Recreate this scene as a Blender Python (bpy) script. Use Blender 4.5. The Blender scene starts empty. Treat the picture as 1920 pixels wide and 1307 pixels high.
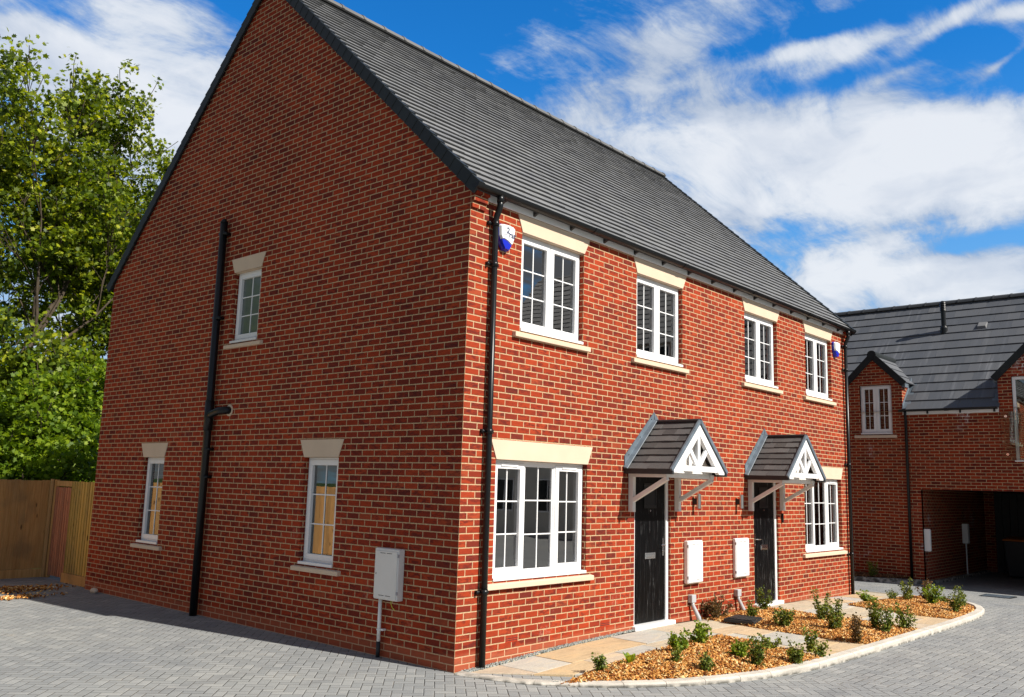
import bpy, bmesh, math, random
import numpy as np
from mathutils import Vector, Matrix
R_ = math.radians
random.seed(7)
rng = np.random.default_rng(11)
SC = bpy.context.scene
COL = SC.collection

# ------------------------------------------------------------------ camera
CAM = (-6.839, -6.763, 1.955)
YAW, PIT, ROL, FPX = R_(41.629), R_(8.805), R_(1.592), 1652.66
fw = Vector((math.cos(YAW)*math.cos(PIT), math.sin(YAW)*math.cos(PIT), math.sin(PIT)))
r0 = Vector((math.sin(YAW), -math.cos(YAW), 0)); u0 = r0.cross(fw)
rt = math.cos(ROL)*r0 + math.sin(ROL)*u0; up = -math.sin(ROL)*r0 + math.cos(ROL)*u0
cd = bpy.data.cameras.new('camera'); cam = bpy.data.objects.new('camera', cd); COL.objects.link(cam)
cd.sensor_width = 36; cd.lens = FPX*36/1920; cd.clip_start = .1; cd.clip_end = 3000
M = Matrix((rt, up, -fw)).transposed().to_4x4(); M.translation = CAM; cam.matrix_world = M
SC.camera = cam

def ray(px, py):                       # world direction of a point of the photograph
    d = fw + rt*((px-960)/FPX) - up*((py-653.5)/FPX)
    return d.normalized()

# ------------------------------------------------------------------ light
SUN = Vector((.16, -1.0, .88)).normalized()      # towards the sun
ELEV = math.asin(SUN.z); AZ = math.atan2(SUN.x, SUN.y)
sd = bpy.data.lights.new('sun', 'SUN'); so = bpy.data.objects.new('sun', sd); COL.objects.link(so)
sd.energy = 5.0; sd.angle = R_(.53); sd.color = (1, .945, .86)
so.rotation_euler = SUN.to_track_quat('Z', 'Y').to_euler(); so.location = (0, -20, 30)
SC.view_settings.view_transform = 'Standard'; SC.view_settings.look = 'None'
SC.view_settings.exposure = .55; SC.view_settings.gamma = 1
SC.cycles.max_bounces = 7; SC.cycles.transparent_max_bounces = 12
SC.cycles.diffuse_bounces = 3; SC.cycles.glossy_bounces = 4; SC.cycles.transmission_bounces = 4

# ------------------------------------------------------------------ node helper
class NT:
    def __init__(s, tree): s.t = tree; s.t.nodes.clear()
    def n(s, typ, **kw):
        nd = s.t.nodes.new(typ)
        for k, v in kw.items(): setattr(nd, k, v)
        return nd
    def put(s, sock, v):
        if isinstance(v, bpy.types.NodeSocket): s.t.links.new(v, sock)
        elif v is not None:
            if isinstance(v, (tuple, list)) and sock.type == 'RGBA' and len(v) == 3: v = (*v, 1)
            sock.default_value = v
    def m(s, op, a, b=None, c=None, clamp=False):
        nd = s.n('ShaderNodeMath', operation=op, use_clamp=clamp)
        s.put(nd.inputs[0], a)
        if b is not None: s.put(nd.inputs[1], b)
        if c is not None: s.put(nd.inputs[2], c)
        return nd.outputs[0]
    def vm(s, op, a, b=None, sc=None):
        nd = s.n('ShaderNodeVectorMath', operation=op); s.put(nd.inputs[0], a)
        if b is not None: s.put(nd.inputs[1], b)
        if sc is not None: s.put(nd.inputs[3], sc)
        return nd.outputs[1] if op in ('DOT_PRODUCT', 'LENGTH', 'DISTANCE') else nd.outputs[0]
    def xyz(s, v):
        nd = s.n('ShaderNodeSeparateXYZ'); s.put(nd.inputs[0], v); return nd.outputs
    def comb(s, x, y, z=0.0):
        nd = s.n('ShaderNodeCombineXYZ'); s.put(nd.inputs[0], x); s.put(nd.inputs[1], y); s.put(nd.inputs[2], z); return nd.outputs[0]
    def mix(s, f, a, b, mode='MIX'):
        nd = s.n('ShaderNodeMix', data_type='RGBA', blend_type=mode)
        s.put(nd.inputs[0], f); s.put(nd.inputs[6], a); s.put(nd.inputs[7], b); return nd.outputs[2]
    def ramp(s, f, stops, interp='LINEAR'):
        nd = s.n('ShaderNodeValToRGB'); s.put(nd.inputs[0], f); cr = nd.color_ramp; cr.interpolation = interp
        while len(cr.elements) < len(stops): cr.elements.new(.5)
        for e, (p, c) in zip(cr.elements, stops):
            e.position = p; e.color = (*c, 1) if len(c) == 3 else c
        return nd.outputs[0]
    def noise(s, v, scale=5, detail=3, rough=.5, dist=0.0, out=0, dims='3D'):
        nd = s.n('ShaderNodeTexNoise', noise_dimensions=dims)
        if v is not None: s.put(nd.inputs['Vector'], v)
        nd.inputs['Scale'].default_value = scale; nd.inputs['Detail'].default_value = detail
        nd.inputs['Roughness'].default_value = rough; nd.inputs['Distortion'].default_value = dist
        return nd.outputs[out]
    def sstep(s, v, a, b, o0=0.0, o1=1.0):
        nd = s.n('ShaderNodeMapRange', interpolation_type='SMOOTHSTEP'); s.put(nd.inputs[0], v)
        nd.inputs[1].default_value = a; nd.inputs[2].default_value = b; nd.inputs[3].default_value = o0; nd.inputs[4].default_value = o1
        return nd.outputs[0]
    def scale(s, v, x, y, z):
        nd = s.n('ShaderNodeMapping'); s.put(nd.inputs[0], v); nd.inputs['Scale'].default_value = (x, y, z); return nd.outputs[0]
    def wn(s, v):
        nd = s.n('ShaderNodeTexWhiteNoise', noise_dimensions='3D'); s.put(nd.inputs['Vector'], v); return nd.outputs[0]
    def pos(s): return s.n('ShaderNodeNewGeometry').outputs['Position']
    def obj(s): return s.n('ShaderNodeTexCoord').outputs['Object']
    def uv(s): return s.n('ShaderNodeTexCoord').outputs['UV']
    def isl(s): return s.n('ShaderNodeNewGeometry').outputs['Random Per Island']
    def bump(s, h, strength=.5, dist=.01, normal=None):
        nd = s.n('ShaderNodeBump'); s.put(nd.inputs['Height'], h); nd.inputs['Strength'].default_value = strength
        nd.inputs['Distance'].default_value = dist
        if normal is not None: s.put(nd.inputs['Normal'], normal)
        return nd.outputs[0]
    def bsdf(s, col, rough=.7, spec=.3, normal=None, metal=0.0, **kw):
        nd = s.n('ShaderNodeBsdfPrincipled'); s.put(nd.inputs['Base Color'], col); s.put(nd.inputs['Roughness'], rough)
        s.put(nd.inputs['Specular IOR Level'], spec); s.put(nd.inputs['Metallic'], metal)
        if normal is not None: s.put(nd.inputs['Normal'], normal)
        for k, v in kw.items(): s.put(nd.inputs[k], v)
        return nd.outputs[0]
    def out(s, sh):
        o = s.n('ShaderNodeOutputMaterial'); s.t.links.new(sh, o.inputs[0])
def mat(name):
    m = bpy.data.materials.new(name); m.use_nodes = True; return m, NT(m.node_tree)

# ------------------------------------------------------------------ sky
w = bpy.data.worlds.new("World"); SC.world = w; w.use_nodes = True
k = NT(w.node_tree)
sky = k.n('ShaderNodeTexSky', sky_type='NISHITA'); sky.sun_disc = False
sky.sun_elevation = ELEV; sky.sun_rotation = AZ; sky.altitude = 0; sky.air_density = 1.0; sky.dust_density = .25; sky.ozone_density = 3.0
gen = k.n('ShaderNodeTexCoord').outputs['Generated']
gen = k.vm('NORMALIZE', gen)
def blob(px, py, rx, ry, ang=0.0, wgt=1.0):
    """soft elliptical cloud bank round one direction of the sky"""
    D = ray(px, py); h = Vector((0, 0, 1)).cross(D).normalized(); h = -h; v = h.cross(D).normalized()
    if v.z < 0: v = -v
    c, s_ = math.cos(R_(ang)), math.sin(R_(ang))
    a = (h*c + v*s_)*(FPX/rx); b = (v*c - h*s_)*(FPX/ry)
    d = k.vm('SUBTRACT', gen, tuple(D))
    q = k.m('ADD', k.m('POWER', k.m('ABSOLUTE', k.vm('DOT_PRODUCT', d, tuple(a))), 2.0), k.m('POWER', k.m('ABSOLUTE', k.vm('DOT_PRODUCT', d, tuple(b))), 2.0))
    e = k.m('EXPONENT', k.m('MULTIPLY', q, -1.0))
    return k.m('MULTIPLY', e, wgt)
SKYB = [ # px, py, rx, ry, angle, weight   (soft veil banks)
 (330, 220, 210, 160, 10, 1.1), (110, 130, 190, 75, -25, .8), (60, 60, 140, 40, -15, .6), (230, 90, 90, 60, 0, .45), (0, 10, 80, 20, 0, -.4), (190, 75, 60, 14, -20, -.3), (250, 20, 90, 40, 20, .3),
 (960, 110, 90, 26, 15, .5), (1080, 210, 200, 70, 22, .75), (1250, 110, 100, 110, 50, .75), (1330, 20, 120, 60, 20, .65), (1180, 290, 150, 60, -10, .5), (1110, 60, 90, 60, 30, .25),
 (1400, 230, 150, 60, 10, .8), (1600, 230, 190, 55, 2, 1.05), (1800, 235, 150, 50, 0, .95), (1540, 310, 200, 60, -6, .9), (1740, 320, 200, 60, 0, 1.0), (1880, 330, 90, 80, 0, .9), (1640, 385, 150, 34, -8, .7), (1330, 330, 90, 60, 0, .55),
 (1500, 95, 110, 18, 8, .85), (1650, 75, 110, 18, 14, .95), (1780, 40, 110, 15, 24, .9), (1890, 25, 70, 14, 0, .8), (1700, 132, 60, 12, 8, .7), (1885, 112, 40, 8, 32, .8),
 (1560, 520, 110, 40, 8, .9), (1720, 540, 200, 50, 0, 1.1), (1880, 545, 120, 60, 0, .9), (1435, 395, 32, 36, 60, .7), (1840, 505, 100, 12, 10, .5),
 (1480, 440, 45, 45, 20, -.45), (1600, 450, 70, 16, 0, -.2), (1360, 450, 90, 60, 0, .55), (1580, 410, 220, 60, 0, .6), (1640, 480, 160, 40, 0, .6), (1300, 400, 90, 70, 0, .4), (1850, 165, 110, 26, 0, -.6), (1600, 145, 160, 16, 4, -.5), (780, 50, 170, 70, 25, -1.0), (480, 40, 60, 60, 0, -.4), (1600, 30, 170, 18, 10, -.5),
 (1790, 462, 110, 16, 8, -.9), (1462, 345, 30, 30, 0, -.6), (120, 520, 110, 70, 0, .9), (150, 640, 110, 70, 0, .9), (-100, 300, 160, 160, 0, .4), (420, 330, 90, 140, 0, .6)]
tot = None
for b in SKYB:
    e = blob(*b); tot = e if tot is None else k.m('ADD', tot, e)
gx, gy, gz = k.xyz(gen)
pl = k.comb(k.m('DIVIDE', gx, k.m('ADD', gz, .22)), k.m('DIVIDE', gy, k.m('ADD', gz, .22)), 0.0)
warp = k.vm('SCALE', k.vm('SUBTRACT', k.noise(pl, 1.7, 3, out=1), (.5, .5, .5)), None, .36)
plw = k.vm('ADD', pl, warp)
rot = k.n('ShaderNodeMapping'); k.put(rot.inputs[0], plw); rot.inputs['Rotation'].default_value = (0, 0, R_(62)); rot.inputs['Scale'].default_value = (1.0, 3.3, 1)
n_big = k.noise(plw, 2.6, 8, .58); n_str = k.noise(rot.outputs[0], 4.3, 12, .66); n_fin = k.noise(plw, 7.5, 10, .64)
away = k.sstep(k.vm('DOT_PRODUCT', gen, tuple(fw)), .60, .80, 1.0, .0)
elsewhere = k.m('MULTIPLY', away, .95)
dens = k.m('ADD', k.m('ADD', tot, elsewhere), k.m('ADD', k.m('MULTIPLY', k.m('SUBTRACT', n_big, .5), 1.7), k.m('ADD', k.m('MULTIPLY', k.m('SUBTRACT', n_str, .5), 2.1), k.m('MULTIPLY', k.m('SUBTRACT', n_fin, .5), 1.8))))
cov = k.sstep(dens, .08, 1.15)
body = k.sstep(dens, .30, 1.7)
hs = k.n('ShaderNodeHueSaturation'); k.put(hs.inputs['Color'], sky.outputs[0]); hs.inputs['Saturation'].default_value = 1.30; hs.inputs['Value'].default_value = 1.0
blue = k.mix(1.0, hs.outputs[0], (.62, 2.05, 2.65), 'MULTIPLY')
blue = k.mix(k.sstep(k.xyz(gen)[2], .46, .02, 0.0, .85), blue, (3.6, 6.6, 10.2))
ccol = k.mix(body, (6.4, 7.8, 9.8), (11.6, 12.0, 12.6))
shade = k.ramp(k.noise(plw, 3.4, 6, .55), [(.34, (.70, .75, .83)), (.56, (1, 1, 1))])
ccol = k.mix(1.0, ccol, shade, 'MULTIPLY')
ccol = k.mix(away, ccol, (3.7, 3.6, 3.45))  # unseen sky away from the view: cloud dimmed and warmed to shape fill light
fin = k.mix(k.m('MULTIPLY', cov, .94), blue, ccol)
bg = k.n('ShaderNodeBackground'); k.put(bg.inputs[0], fin); bg.inputs[1].default_value = .05
ow = k.n('ShaderNodeOutputWorld'); k.t.links.new(bg.outputs[0], ow.inputs[0])

# ------------------------------------------------------------------ materials
def brick_mat(name, dark=1.0, patches=0.0, base_h=.17, seed=0.0):
    m, k = mat(name); u, v, _ = k.xyz(k.uv()); P = k.pos()
    wob = k.noise(P, 22, 2); wv = k.m('MULTIPLY', k.m('SUBTRACT', wob, .5), .006)
    u = k.m('ADD', u, wv); v2 = k.m('ADD', v, wv)
    row = k.m('FLOOR', k.m('DIVIDE', v2, .075)); par = k.m('MULTIPLY', k.m('FLOORED_MODULO', row, 2.0), .5)
    uu = k.m('ADD', k.m('DIVIDE', u, .225), par); col = k.m('FLOOR', uu)
    fu = k.m('MULTIPLY', k.m('FRACT', uu), .225); fv = k.m('MULTIPLY', k.m('FRACT', k.m('DIVIDE', v2, .075)), .075)
    du = k.m('MINIMUM', fu, k.m('SUBTRACT', .225, fu)); dv = k.m('MINIMUM', fv, k.m('SUBTRACT', .075, fv))
    d = k.m('MINIMUM', du, dv)
    mor = k.sstep(d, .0044, .0078, 1.0, 0.0)
    rnd = k.wn(k.comb(col, row, seed)); rnd2 = k.wn(k.comb(col, row, seed+3.3))
    c = k.ramp(rnd, [(0, (.16, .024, .014)), (.10, (.225, .029, .013)), (.35, (.28, .034, .012)), (.7, (.325, .040, .012)), (.95, (.37, .052, .016)), (1, (.31, .062, .026))])
    # dragged face: darker smudge over part of many bricks
    off = k.comb(k.m('MULTIPLY', rnd2, 40.0), k.m('MULTIPLY', rnd, 31.0), 0.0)
    sm = k.noise(k.vm('ADD', k.scale(P, 9, 9, 26), off), 1.0, 5, .68)
    smk = k.m('MULTIPLY', k.sstep(sm, .42, .62), k.sstep(rnd2, .1, .7, .25, 1.0))
    c = k.mix(smk, c, k.mix(.70, c, (.07, .013, .013)))
    fine = k.noise(k.scale(P, 60, 60, 170), 1.0, 4, .65)
    c = k.mix(k.sstep(fine, .58, .78, 0, .35), c, (.10, .02, .015))
    c = k.mix(k.sstep(fine, .40, .25, 0, .25), c, (.48, .13, .06))
    big = k.noise(P, .55, 3); c = k.mix(1.0, c, k.ramp(big, [(.3, (.80, .78, .82)), (.7, (1.12, 1.08, 1.04))]), 'MULTIPLY')
    bloom = k.m('MULTIPLY', k.sstep(k.noise(P, 1.1, 5, .7), .62, .74), k.sstep(k.noise(P, 26, 4, .7), .45, .62)); c = k.mix(k.m('MULTIPLY', bloom, .38), c, (.50, .30, .24))
    mn = k.noise(P, 35, 3)
    mc = k.ramp(mn, [(.3, (.38, .26, .145)), (.7, (.58, .41, .24))])
    # mortar smears at the foot of the wall
    z = k.xyz(P)[2]; st = k.sstep(k.m('ADD', z, k.m('MULTIPLY', k.m('SUBTRACT', k.noise(P, 2.2, 4), .5), .16)), base_h-.045, base_h+.03, 1.0, 0.0)
    c = k.mix(k.m('MULTIPLY', st, .55), c, (.42, .12, .06)); mc = k.mix(k.m('MULTIPLY', st, .5), mc, (.56, .30, .19))
    if patches:
        pn = k.noise(P, .8, 2); ef = k.m('MULTIPLY', k.sstep(pn, .62, .70), k.sstep(k.noise(P, 14, 3), .4, .6))
        mc = k.mix(k.m('MULTIPLY', ef, patches), mc, (.85, .85, .85)); c = k.mix(k.m('MULTIPLY', ef, patches*.25), c, (.6, .55, .52))
    full = k.mix(mor, c, mc)
    if dark != 1.0: full = k.mix(1.0, full, (dark, dark, dark), 'MULTIPLY')
    h = k.m('ADD', k.sstep(d, .003, .011), k.m('MULTIPLY', k.m('ADD', fine, k.noise(P, 90, 2)), .22))
    h = k.m('ADD', h, k.m('MULTIPLY', rnd2, .25))
    k.out(k.bsdf(full, .85, .15, k.bump(h, .65, .006))); return m

def plain(name, col, rough=.5, spec=.4, var=.06, ns=6, bumpk=0.0, bs=80, metal=0.0, **kw):
    m, k = mat(name); P = k.obj()
    n = k.noise(P, ns, 4); lo = tuple(x*(1-var) for x in col); hi = tuple(min(1, x*(1+var)) for x in col)
    c = k.ramp(n, [(.3, lo), (.7, hi)])
    nm = k.bump(k.noise(P, bs, 3), bumpk, .003) if bumpk else None
    k.out(k.bsdf(c, rough, spec, nm, metal, **kw)); return m

MT = {}
MT['brick'] = brick_mat('red_multi_stock_brick')
MT['brick2'] = brick_mat('red_brick_neighbour', .92, 1.0, -.08, 5.0)
MT['upvc'] = plain('white_upvc', (.80, .80, .80), .32, .5, .02)
MT['white_paint'] = plain('white_painted_timber', (.78, .76, .72), .5, .4, .04)
MT['stone'] = plain('cast_stone', (.63, .495, .365), .85, .2, .045, 3, .35, 160)
MT['blackp'] = plain('black_plastic', (.006, .007, .008), .33, .35, .1)
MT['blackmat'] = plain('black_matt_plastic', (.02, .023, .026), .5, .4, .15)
MT['steel'] = plain('brushed_steel', (.6, .58, .55), .3, .5, .05, metal=1.0)
MT['chrome'] = plain('polished_handle', (.75, .75, .75), .18, .5, .02, metal=1.0)
MT['boxwhite'] = plain('white_grp_box', (.80, .80, .79), .42, .45, .03)
MT['greybox'] = plain('grey_grp_box', (.72, .71, .68), .42, .45, .03)
MT['pipegrey'] = plain('light_grey_conduit', (.42, .43, .45), .4, .4, .05)
MT['blue'] = plain('blue_translucent_plastic', (.008, .02, .42), .22, .6, .05)
MT['lead'] = plain('lead_flashing', (.11, .14, .17), .5, .4, .22, 9, .3, 30)
MT['soil'] = plain('dark_topsoil', (.05, .03, .02), .95, .1, .4, 20, .6, 60)
MT['orange'] = plain('orange_plastic_lid', (.55, .16, .03), .45, .4, .05)
MT['bin'] = plain('dark_bin_plastic', (.03, .035, .04), .5, .4, .1)
MT['yellow'] = plain('yellow_green_wire', (.5, .5, .05), .5, .4, .05)
MT['paint_in'] = plain('room_paint', (.72, .70, .64), .9, .1, .03)
MT['curtain'] = plain('curtain_cloth', (.62, .60, .56), .9, .1, .08, 3)
MT['paper'] = plain('white_paper', (.8, .82, .8), .8, .2, .05)
MT['tan_soffit'] = plain('cream_soffit_board', (.62, .52, .38), .7, .2, .05)
MT['inkblue'] = plain('dark_blue_lettering', (.01, .025, .09), .6, .2, .05)
MT['airbrick'] = plain('terracotta_airbrick', (.42, .045, .014), .7, .2, .1)

def tile_mat(name, base, jointv=.25, rough=.75):
    m, k = mat(name); P = k.obj(); r = k.isl()
    n = k.noise(P, 2.0, 4); f = k.noise(P, 90, 3)
    c = k.ramp(r, [(0, tuple(x*(1-jointv) for x in base)), (.5, base), (1, tuple(x*(1+jointv) for x in base))])
    c = k.mix(1.0, c, k.ramp(n, [(.3, (.88, .88, .9)), (.7, (1.08, 1.07, 1.04))]), 'MULTIPLY')
    c = k.mix(k.sstep(f, .6, .8, 0, .3), c, tuple(min(1, x*1.5) for x in base))
    k.out(k.bsdf(c, rough, .3, k.bump(f, .25, .002))); return m
MT['tile'] = tile_mat('grey_concrete_tile', (.168, .171, .176), .07)
MT['tile2'] = tile_mat('slate_grey_tile_neighbour', (.085, .092, .105), .10, .55)
MT['tile3'] = tile_mat('dark_canopy_tile', (.088, .087, .086), .26, .6)
MT['verge'] = plain('dark_verge_unit', (.014, .018, .020), .5, .3, .25, 3)
MT['ridge'] = tile_mat('ridge_tile', (.13, .13, .13), .08)
MT['ridge2'] = tile_mat('dark_ridge_tile', (.05, .055, .062), .05)

# chalky streaks on the neighbour's slates
def slate2():
    m, k = mat('dusty_slate'); P = k.obj(); r = k.isl()
    c = k.ramp(r, [(0, (.075, .082, .095)), (1, (.105, .110, .120))])
    x, y, z = k.xyz(P); st = k.noise(k.comb(k.m('MULTIPLY', y, 9.0), k.m('MULTIPLY', z, .7), 0), 1.0, 4, .6)
    pt = k.noise(P, .55, 3)
    c = k.mix(k.m('MULTIPLY', k.sstep(st, .5, .75), k.sstep(pt, .45, .65, .1, .5)), c, (.26, .27, .29))
    k.out(k.bsdf(c, .6, .35, k.bump(k.noise(P, 70, 3), .25, .003))); return m
MT['slate2'] = slate2()

def glass_mat(name, tint=(.9, .95, .93), frost=False, ior=2.3):
    m, k = mat(name)
    fr = k.n('ShaderNodeFresnel'); fr.inputs[0].default_value = ior
    P = k.obj(); wv = k.bump(k.noise(P, 1.3, 1), .10, .02)
    gl = k.n('ShaderNodeBsdfGlossy'); gl.inputs['Roughness'].default_value = .06 if frost else .004; k.put(gl.inputs['Normal'], wv)
    gl.inputs[0].default_value = (1, 1, 1, 1)
    tr = k.n('ShaderNodeBsdfTransparent'); tr.inputs[0].default_value = (*tint, 1)
    base = tr.outputs[0]
    if frost:
        df = k.n('ShaderNodeBsdfPrincipled'); k.put(df.inputs['Base Color'], (.085, .11, .10)); df.inputs['Roughness'].default_value = .35; base = df.outputs[0]
    mx = k.n('ShaderNodeMixShader'); k.put(mx.inputs[0], fr.outputs[0]); k.t.links.new(base, mx.inputs[1]); k.t.links.new(gl.outputs[0], mx.inputs[2])
    k.out(mx.outputs[0]); return m
MT['glass'] = glass_mat('window_glass', (.72, .76, .74), ior=2.9)
MT['glass_s'] = glass_mat('side_window_glass', (.62, .66, .62), ior=2.5)
MT['frost'] = glass_mat('obscured_glass', frost=True, ior=1.35)
MT['clear'] = glass_mat('clear_panel', (.86, .90, .88), ior=1.45)

def door_mat():
    m, k = mat('black_woodgrain_composite'); P = k.obj(); x, y, z = k.xyz(P)
    g = k.noise(k.comb(k.m('MULTIPLY', x, 42.0), k.m('MULTIPLY', y, 42.0), k.m('MULTIPLY', z, 2.6)), 1.0, 6, .72, .7)
    c = k.ramp(g, [(.5, (.0025, .0025, .003)), (.60, (.006, .006, .007)), (.74, (.20, .20, .20))])  # pale stop paints gloss highlights along the grain into the colour
    k.out(k.bsdf(c, k.ramp(g, [(.4, (.32,)*3), (.7, (.55,)*3)]), .10, k.bump(g, .5, .004))); return m
MT['door'] = door_mat()

def paver_mat():
    m, k = mat('grey_block_paving'); P = k.pos(); X, Y, Z = k.xyz(P)
    S = .1
    def herring(x, y):
        a = k.m('DIVIDE', x, S); b = k.m('DIVIDE', y, S); i = k.m('FLOOR', a); j = k.m('FLOOR', b)
        fa = k.m('SUBTRACT', a, i); fb = k.m('SUBTRACT', b, j); t = k.m('FLOORED_MODULO', k.m('SUBTRACT', i, j), 4.0)
        is1 = k.m('COMPARE', t, 1.0, .1); is2 = k.m('COMPARE', t, 2.0, .1); is3 = k.m('COMPARE', t, 3.0, .1); is0 = k.m('COMPARE', t, 0.0, .1)
        dl = k.m('ADD', fa, is1); dr = k.m('ADD', k.m('SUBTRACT', 1.0, fa), is0)
        db = k.m('ADD', fb, is2); dt = k.m('ADD', k.m('SUBTRACT', 1.0, fb), is3)
        d = k.m('MULTIPLY', k.m('MINIMUM', k.m('MINIMUM', dl, dr), k.m('MINIMUM', db, dt)), S)
        idx = k.m('SUBTRACT', i, is1); idy = k.m('ADD', j, is3)
        return d, k.comb(idx, idy, k.m('ADD', is2, is3))
    c45 = math.cos(R_(46)); s45 = math.sin(R_(46))
    xr = k.m('ADD', k.m('MULTIPLY', X, c45), k.m('MULTIPLY', Y, s45)); yr = k.m('SUBTRACT', k.m('MULTIPLY', Y, c45), k.m('MULTIPLY', X, s45))
    sel = k.m('GREATER_THAN', k.m('ADD', X, k.m('MULTIPLY', Y, .2)), 2.1)
    jx = k.m('MULTIPLY', k.m('SUBTRACT', k.noise(P, 9, 2), .5), .006)
    ux = k.m('ADD', k.m('ADD', k.m('MULTIPLY', sel, X), k.m('MULTIPLY', k.m('SUBTRACT', 1.0, sel), xr)), jx)
    uy = k.m('ADD', k.m('ADD', k.m('MULTIPLY', sel, Y), k.m('MULTIPLY', k.m('SUBTRACT', 1.0, sel), yr)), jx)
    d, idv = herring(ux, uy)
    rnd = k.wn(idv); rnd2 = k.wn(k.vm('ADD', idv, (7.7, 1.1, 0)))
    jn = k.noise(P, 3.1, 3); jw = k.m('MULTIPLY', k.sstep(k.m('ADD', k.m('MULTIPLY', rnd2, .5), k.m('MULTIPLY', jn, .5)), .3, .7), .0026)
    gap = k.m('SUBTRACT', 1.0, k.m('DIVIDE', k.m('SUBTRACT', d, jw), .0028), clamp=True)
    c = k.ramp(rnd, [(0, (.235, .243, .245)), (.3, (.258, .265, .265)), (.7, (.275, .281, .279)), (1, (.312, .316, .310))])
    n1 = k.noise(P, .5, 4); n2 = k.noise(P, 140, 3, .7); n3 = k.noise(P, 3, 5, .65)
    c = k.mix(1.0, c, k.ramp(n1, [(.3, (.86, .87, .9)), (.7, (1.12, 1.1, 1.06))]), 'MULTIPLY')
    c = k.mix(1.0, c, k.ramp(n2, [(.3, (.72, .72, .72)), (.7, (1.22, 1.24, 1.24))]), 'MULTIPLY')
    c = k.mix(k.sstep(n3, .62, .75, 0, .35), c, (.40, .385, .34))
    c = k.mix(k.sstep(n3, .40, .28, 0, .4), c, (.13, .13, .13))
    tr = k.m('ABSOLUTE', k.m('SUBTRACT', k.m('PINGPONG', k.m('ADD', k.m('ADD', Y, k.m('MULTIPLY', X, -.12)), k.m('MULTIPLY', k.noise(P, .35, 2), .9)), .85), .42))
    c = k.mix(k.m('MULTIPLY', k.sstep(tr, .16, .02), k.sstep(k.noise(P, 1.2, 4), .42, .68, .0, .30)), c, (.15, .15, .155))
    sand = k.m('MULTIPLY', k.sstep(k.noise(P, 1.7, 6, .7), .60, .74), .45); c = k.mix(sand, c, (.44, .40, .33))
    spots = k.sstep(k.noise(P, 24, 2), .74, .80); c = k.mix(k.m('MULTIPLY', spots, .5), c, (.09, .08, .07))
    c = k.mix(gap, c, k.mix(k.sstep(jn, .42, .6), (.035, .033, .03), (.17, .155, .13)))
    h = k.m('ADD', k.sstep(d, .001, .010), k.m('ADD', k.m('MULTIPLY', n2, .12), k.m('MULTIPLY', rnd2, .35)))
    k.out(k.bsdf(c, .82, .25, k.bump(h, .75, .007))); return m
MT['paver'] = paver_mat()

def slab_mat():
    m, k = mat('riven_sandstone_slab'); P = k.pos(); r = k.isl()
    c = k.ramp(r, [(0, (.49, .37, .225)), (.2, (.46, .40, .30)), (.38, (.42, .41, .37)), (.56, (.50, .385, .25)), (.68, (.46, .44, .385)), (.84, (.48, .40, .30)), (1, (.43, .43, .41))], 'CONSTANT')
    off = k.comb(k.m('MULTIPLY', r, 50.0), k.m('MULTIPLY', r, 20.0), 0)
    n = k.noise(k.vm('ADD', k.scale(P, 1.4, 4.5, 1), off), 1.6, 5, .6, 1.2)
    c = k.mix(1.0, c, k.ramp(n, [(.3, (.80, .78, .76)), (.5, (1, 1, 1)), (.72, (1.16, 1.08, .96))]), 'MULTIPLY')
    f = k.noise(P, 60, 4)
    c = k.mix(1.0, c, k.ramp(f, [(.3, (.88,)*3), (.7, (1.1,)*3)]), 'MULTIPLY')
    k.out(k.bsdf(c, .8, .25, k.bump(k.m('ADD', n, k.m('MULTIPLY', f, .3)), .35, .012))); return m
MT['slab'] = slab_mat()
def conc_mat():
    m, k = mat('kerb_concrete'); P = k.pos(); n = k.noise(P, 5, 5, .65); f = k.noise(P, 120, 3); z = k.xyz(P)[2]
    c = k.ramp(n, [(.3, (.42, .39, .34)), (.6, (.58, .54, .47)), (.8, (.64, .60, .52))])
    c = k.mix(k.m('MULTIPLY', k.sstep(z, .002, .04, 1, 0), k.sstep(k.noise(P, 9, 4), .35, .6)), c, (.12, .115, .10))
    c = k.mix(1.0, c, k.ramp(f, [(.3, (.85,)*3), (.7, (1.1,)*3)]), 'MULTIPLY')
    k.out(k.bsdf(c, .85, .2, k.bump(f, .4, .004))); return m
MT['kerb'] = conc_mat()
def chip_mat(name, stops):
    m, k = mat(name); r = k.isl(); P = k.pos()
    c = k.ramp(r, stops); n = k.noise(P, 70, 3)
    c = k.mix(1.0, c, k.ramp(n, [(.3, (.72,)*3), (.7, (1.2,)*3)]), 'MULTIPLY')
    k.out(k.bsdf(c, .75, .2, k.bump(n, .4, .004))); return m
MT['chip'] = chip_mat('bark_chip', [(0, (.09, .028, .012)), (.12, (.20, .06, .015)), (.32, (.42, .15, .03)), (.6, (.56, .25, .055)), (.85, (.70, .42, .14)), (1, (.85, .66, .34))])
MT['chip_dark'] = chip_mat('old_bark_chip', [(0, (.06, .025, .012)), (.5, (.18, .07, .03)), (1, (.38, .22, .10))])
MT['gravel'] = chip_mat('grey_gravel', [(0, (.10, .12, .12)), (.5, (.24, .27, .26)), (.9, (.42, .43, .40)), (1, (.6, .5, .3))])
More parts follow.
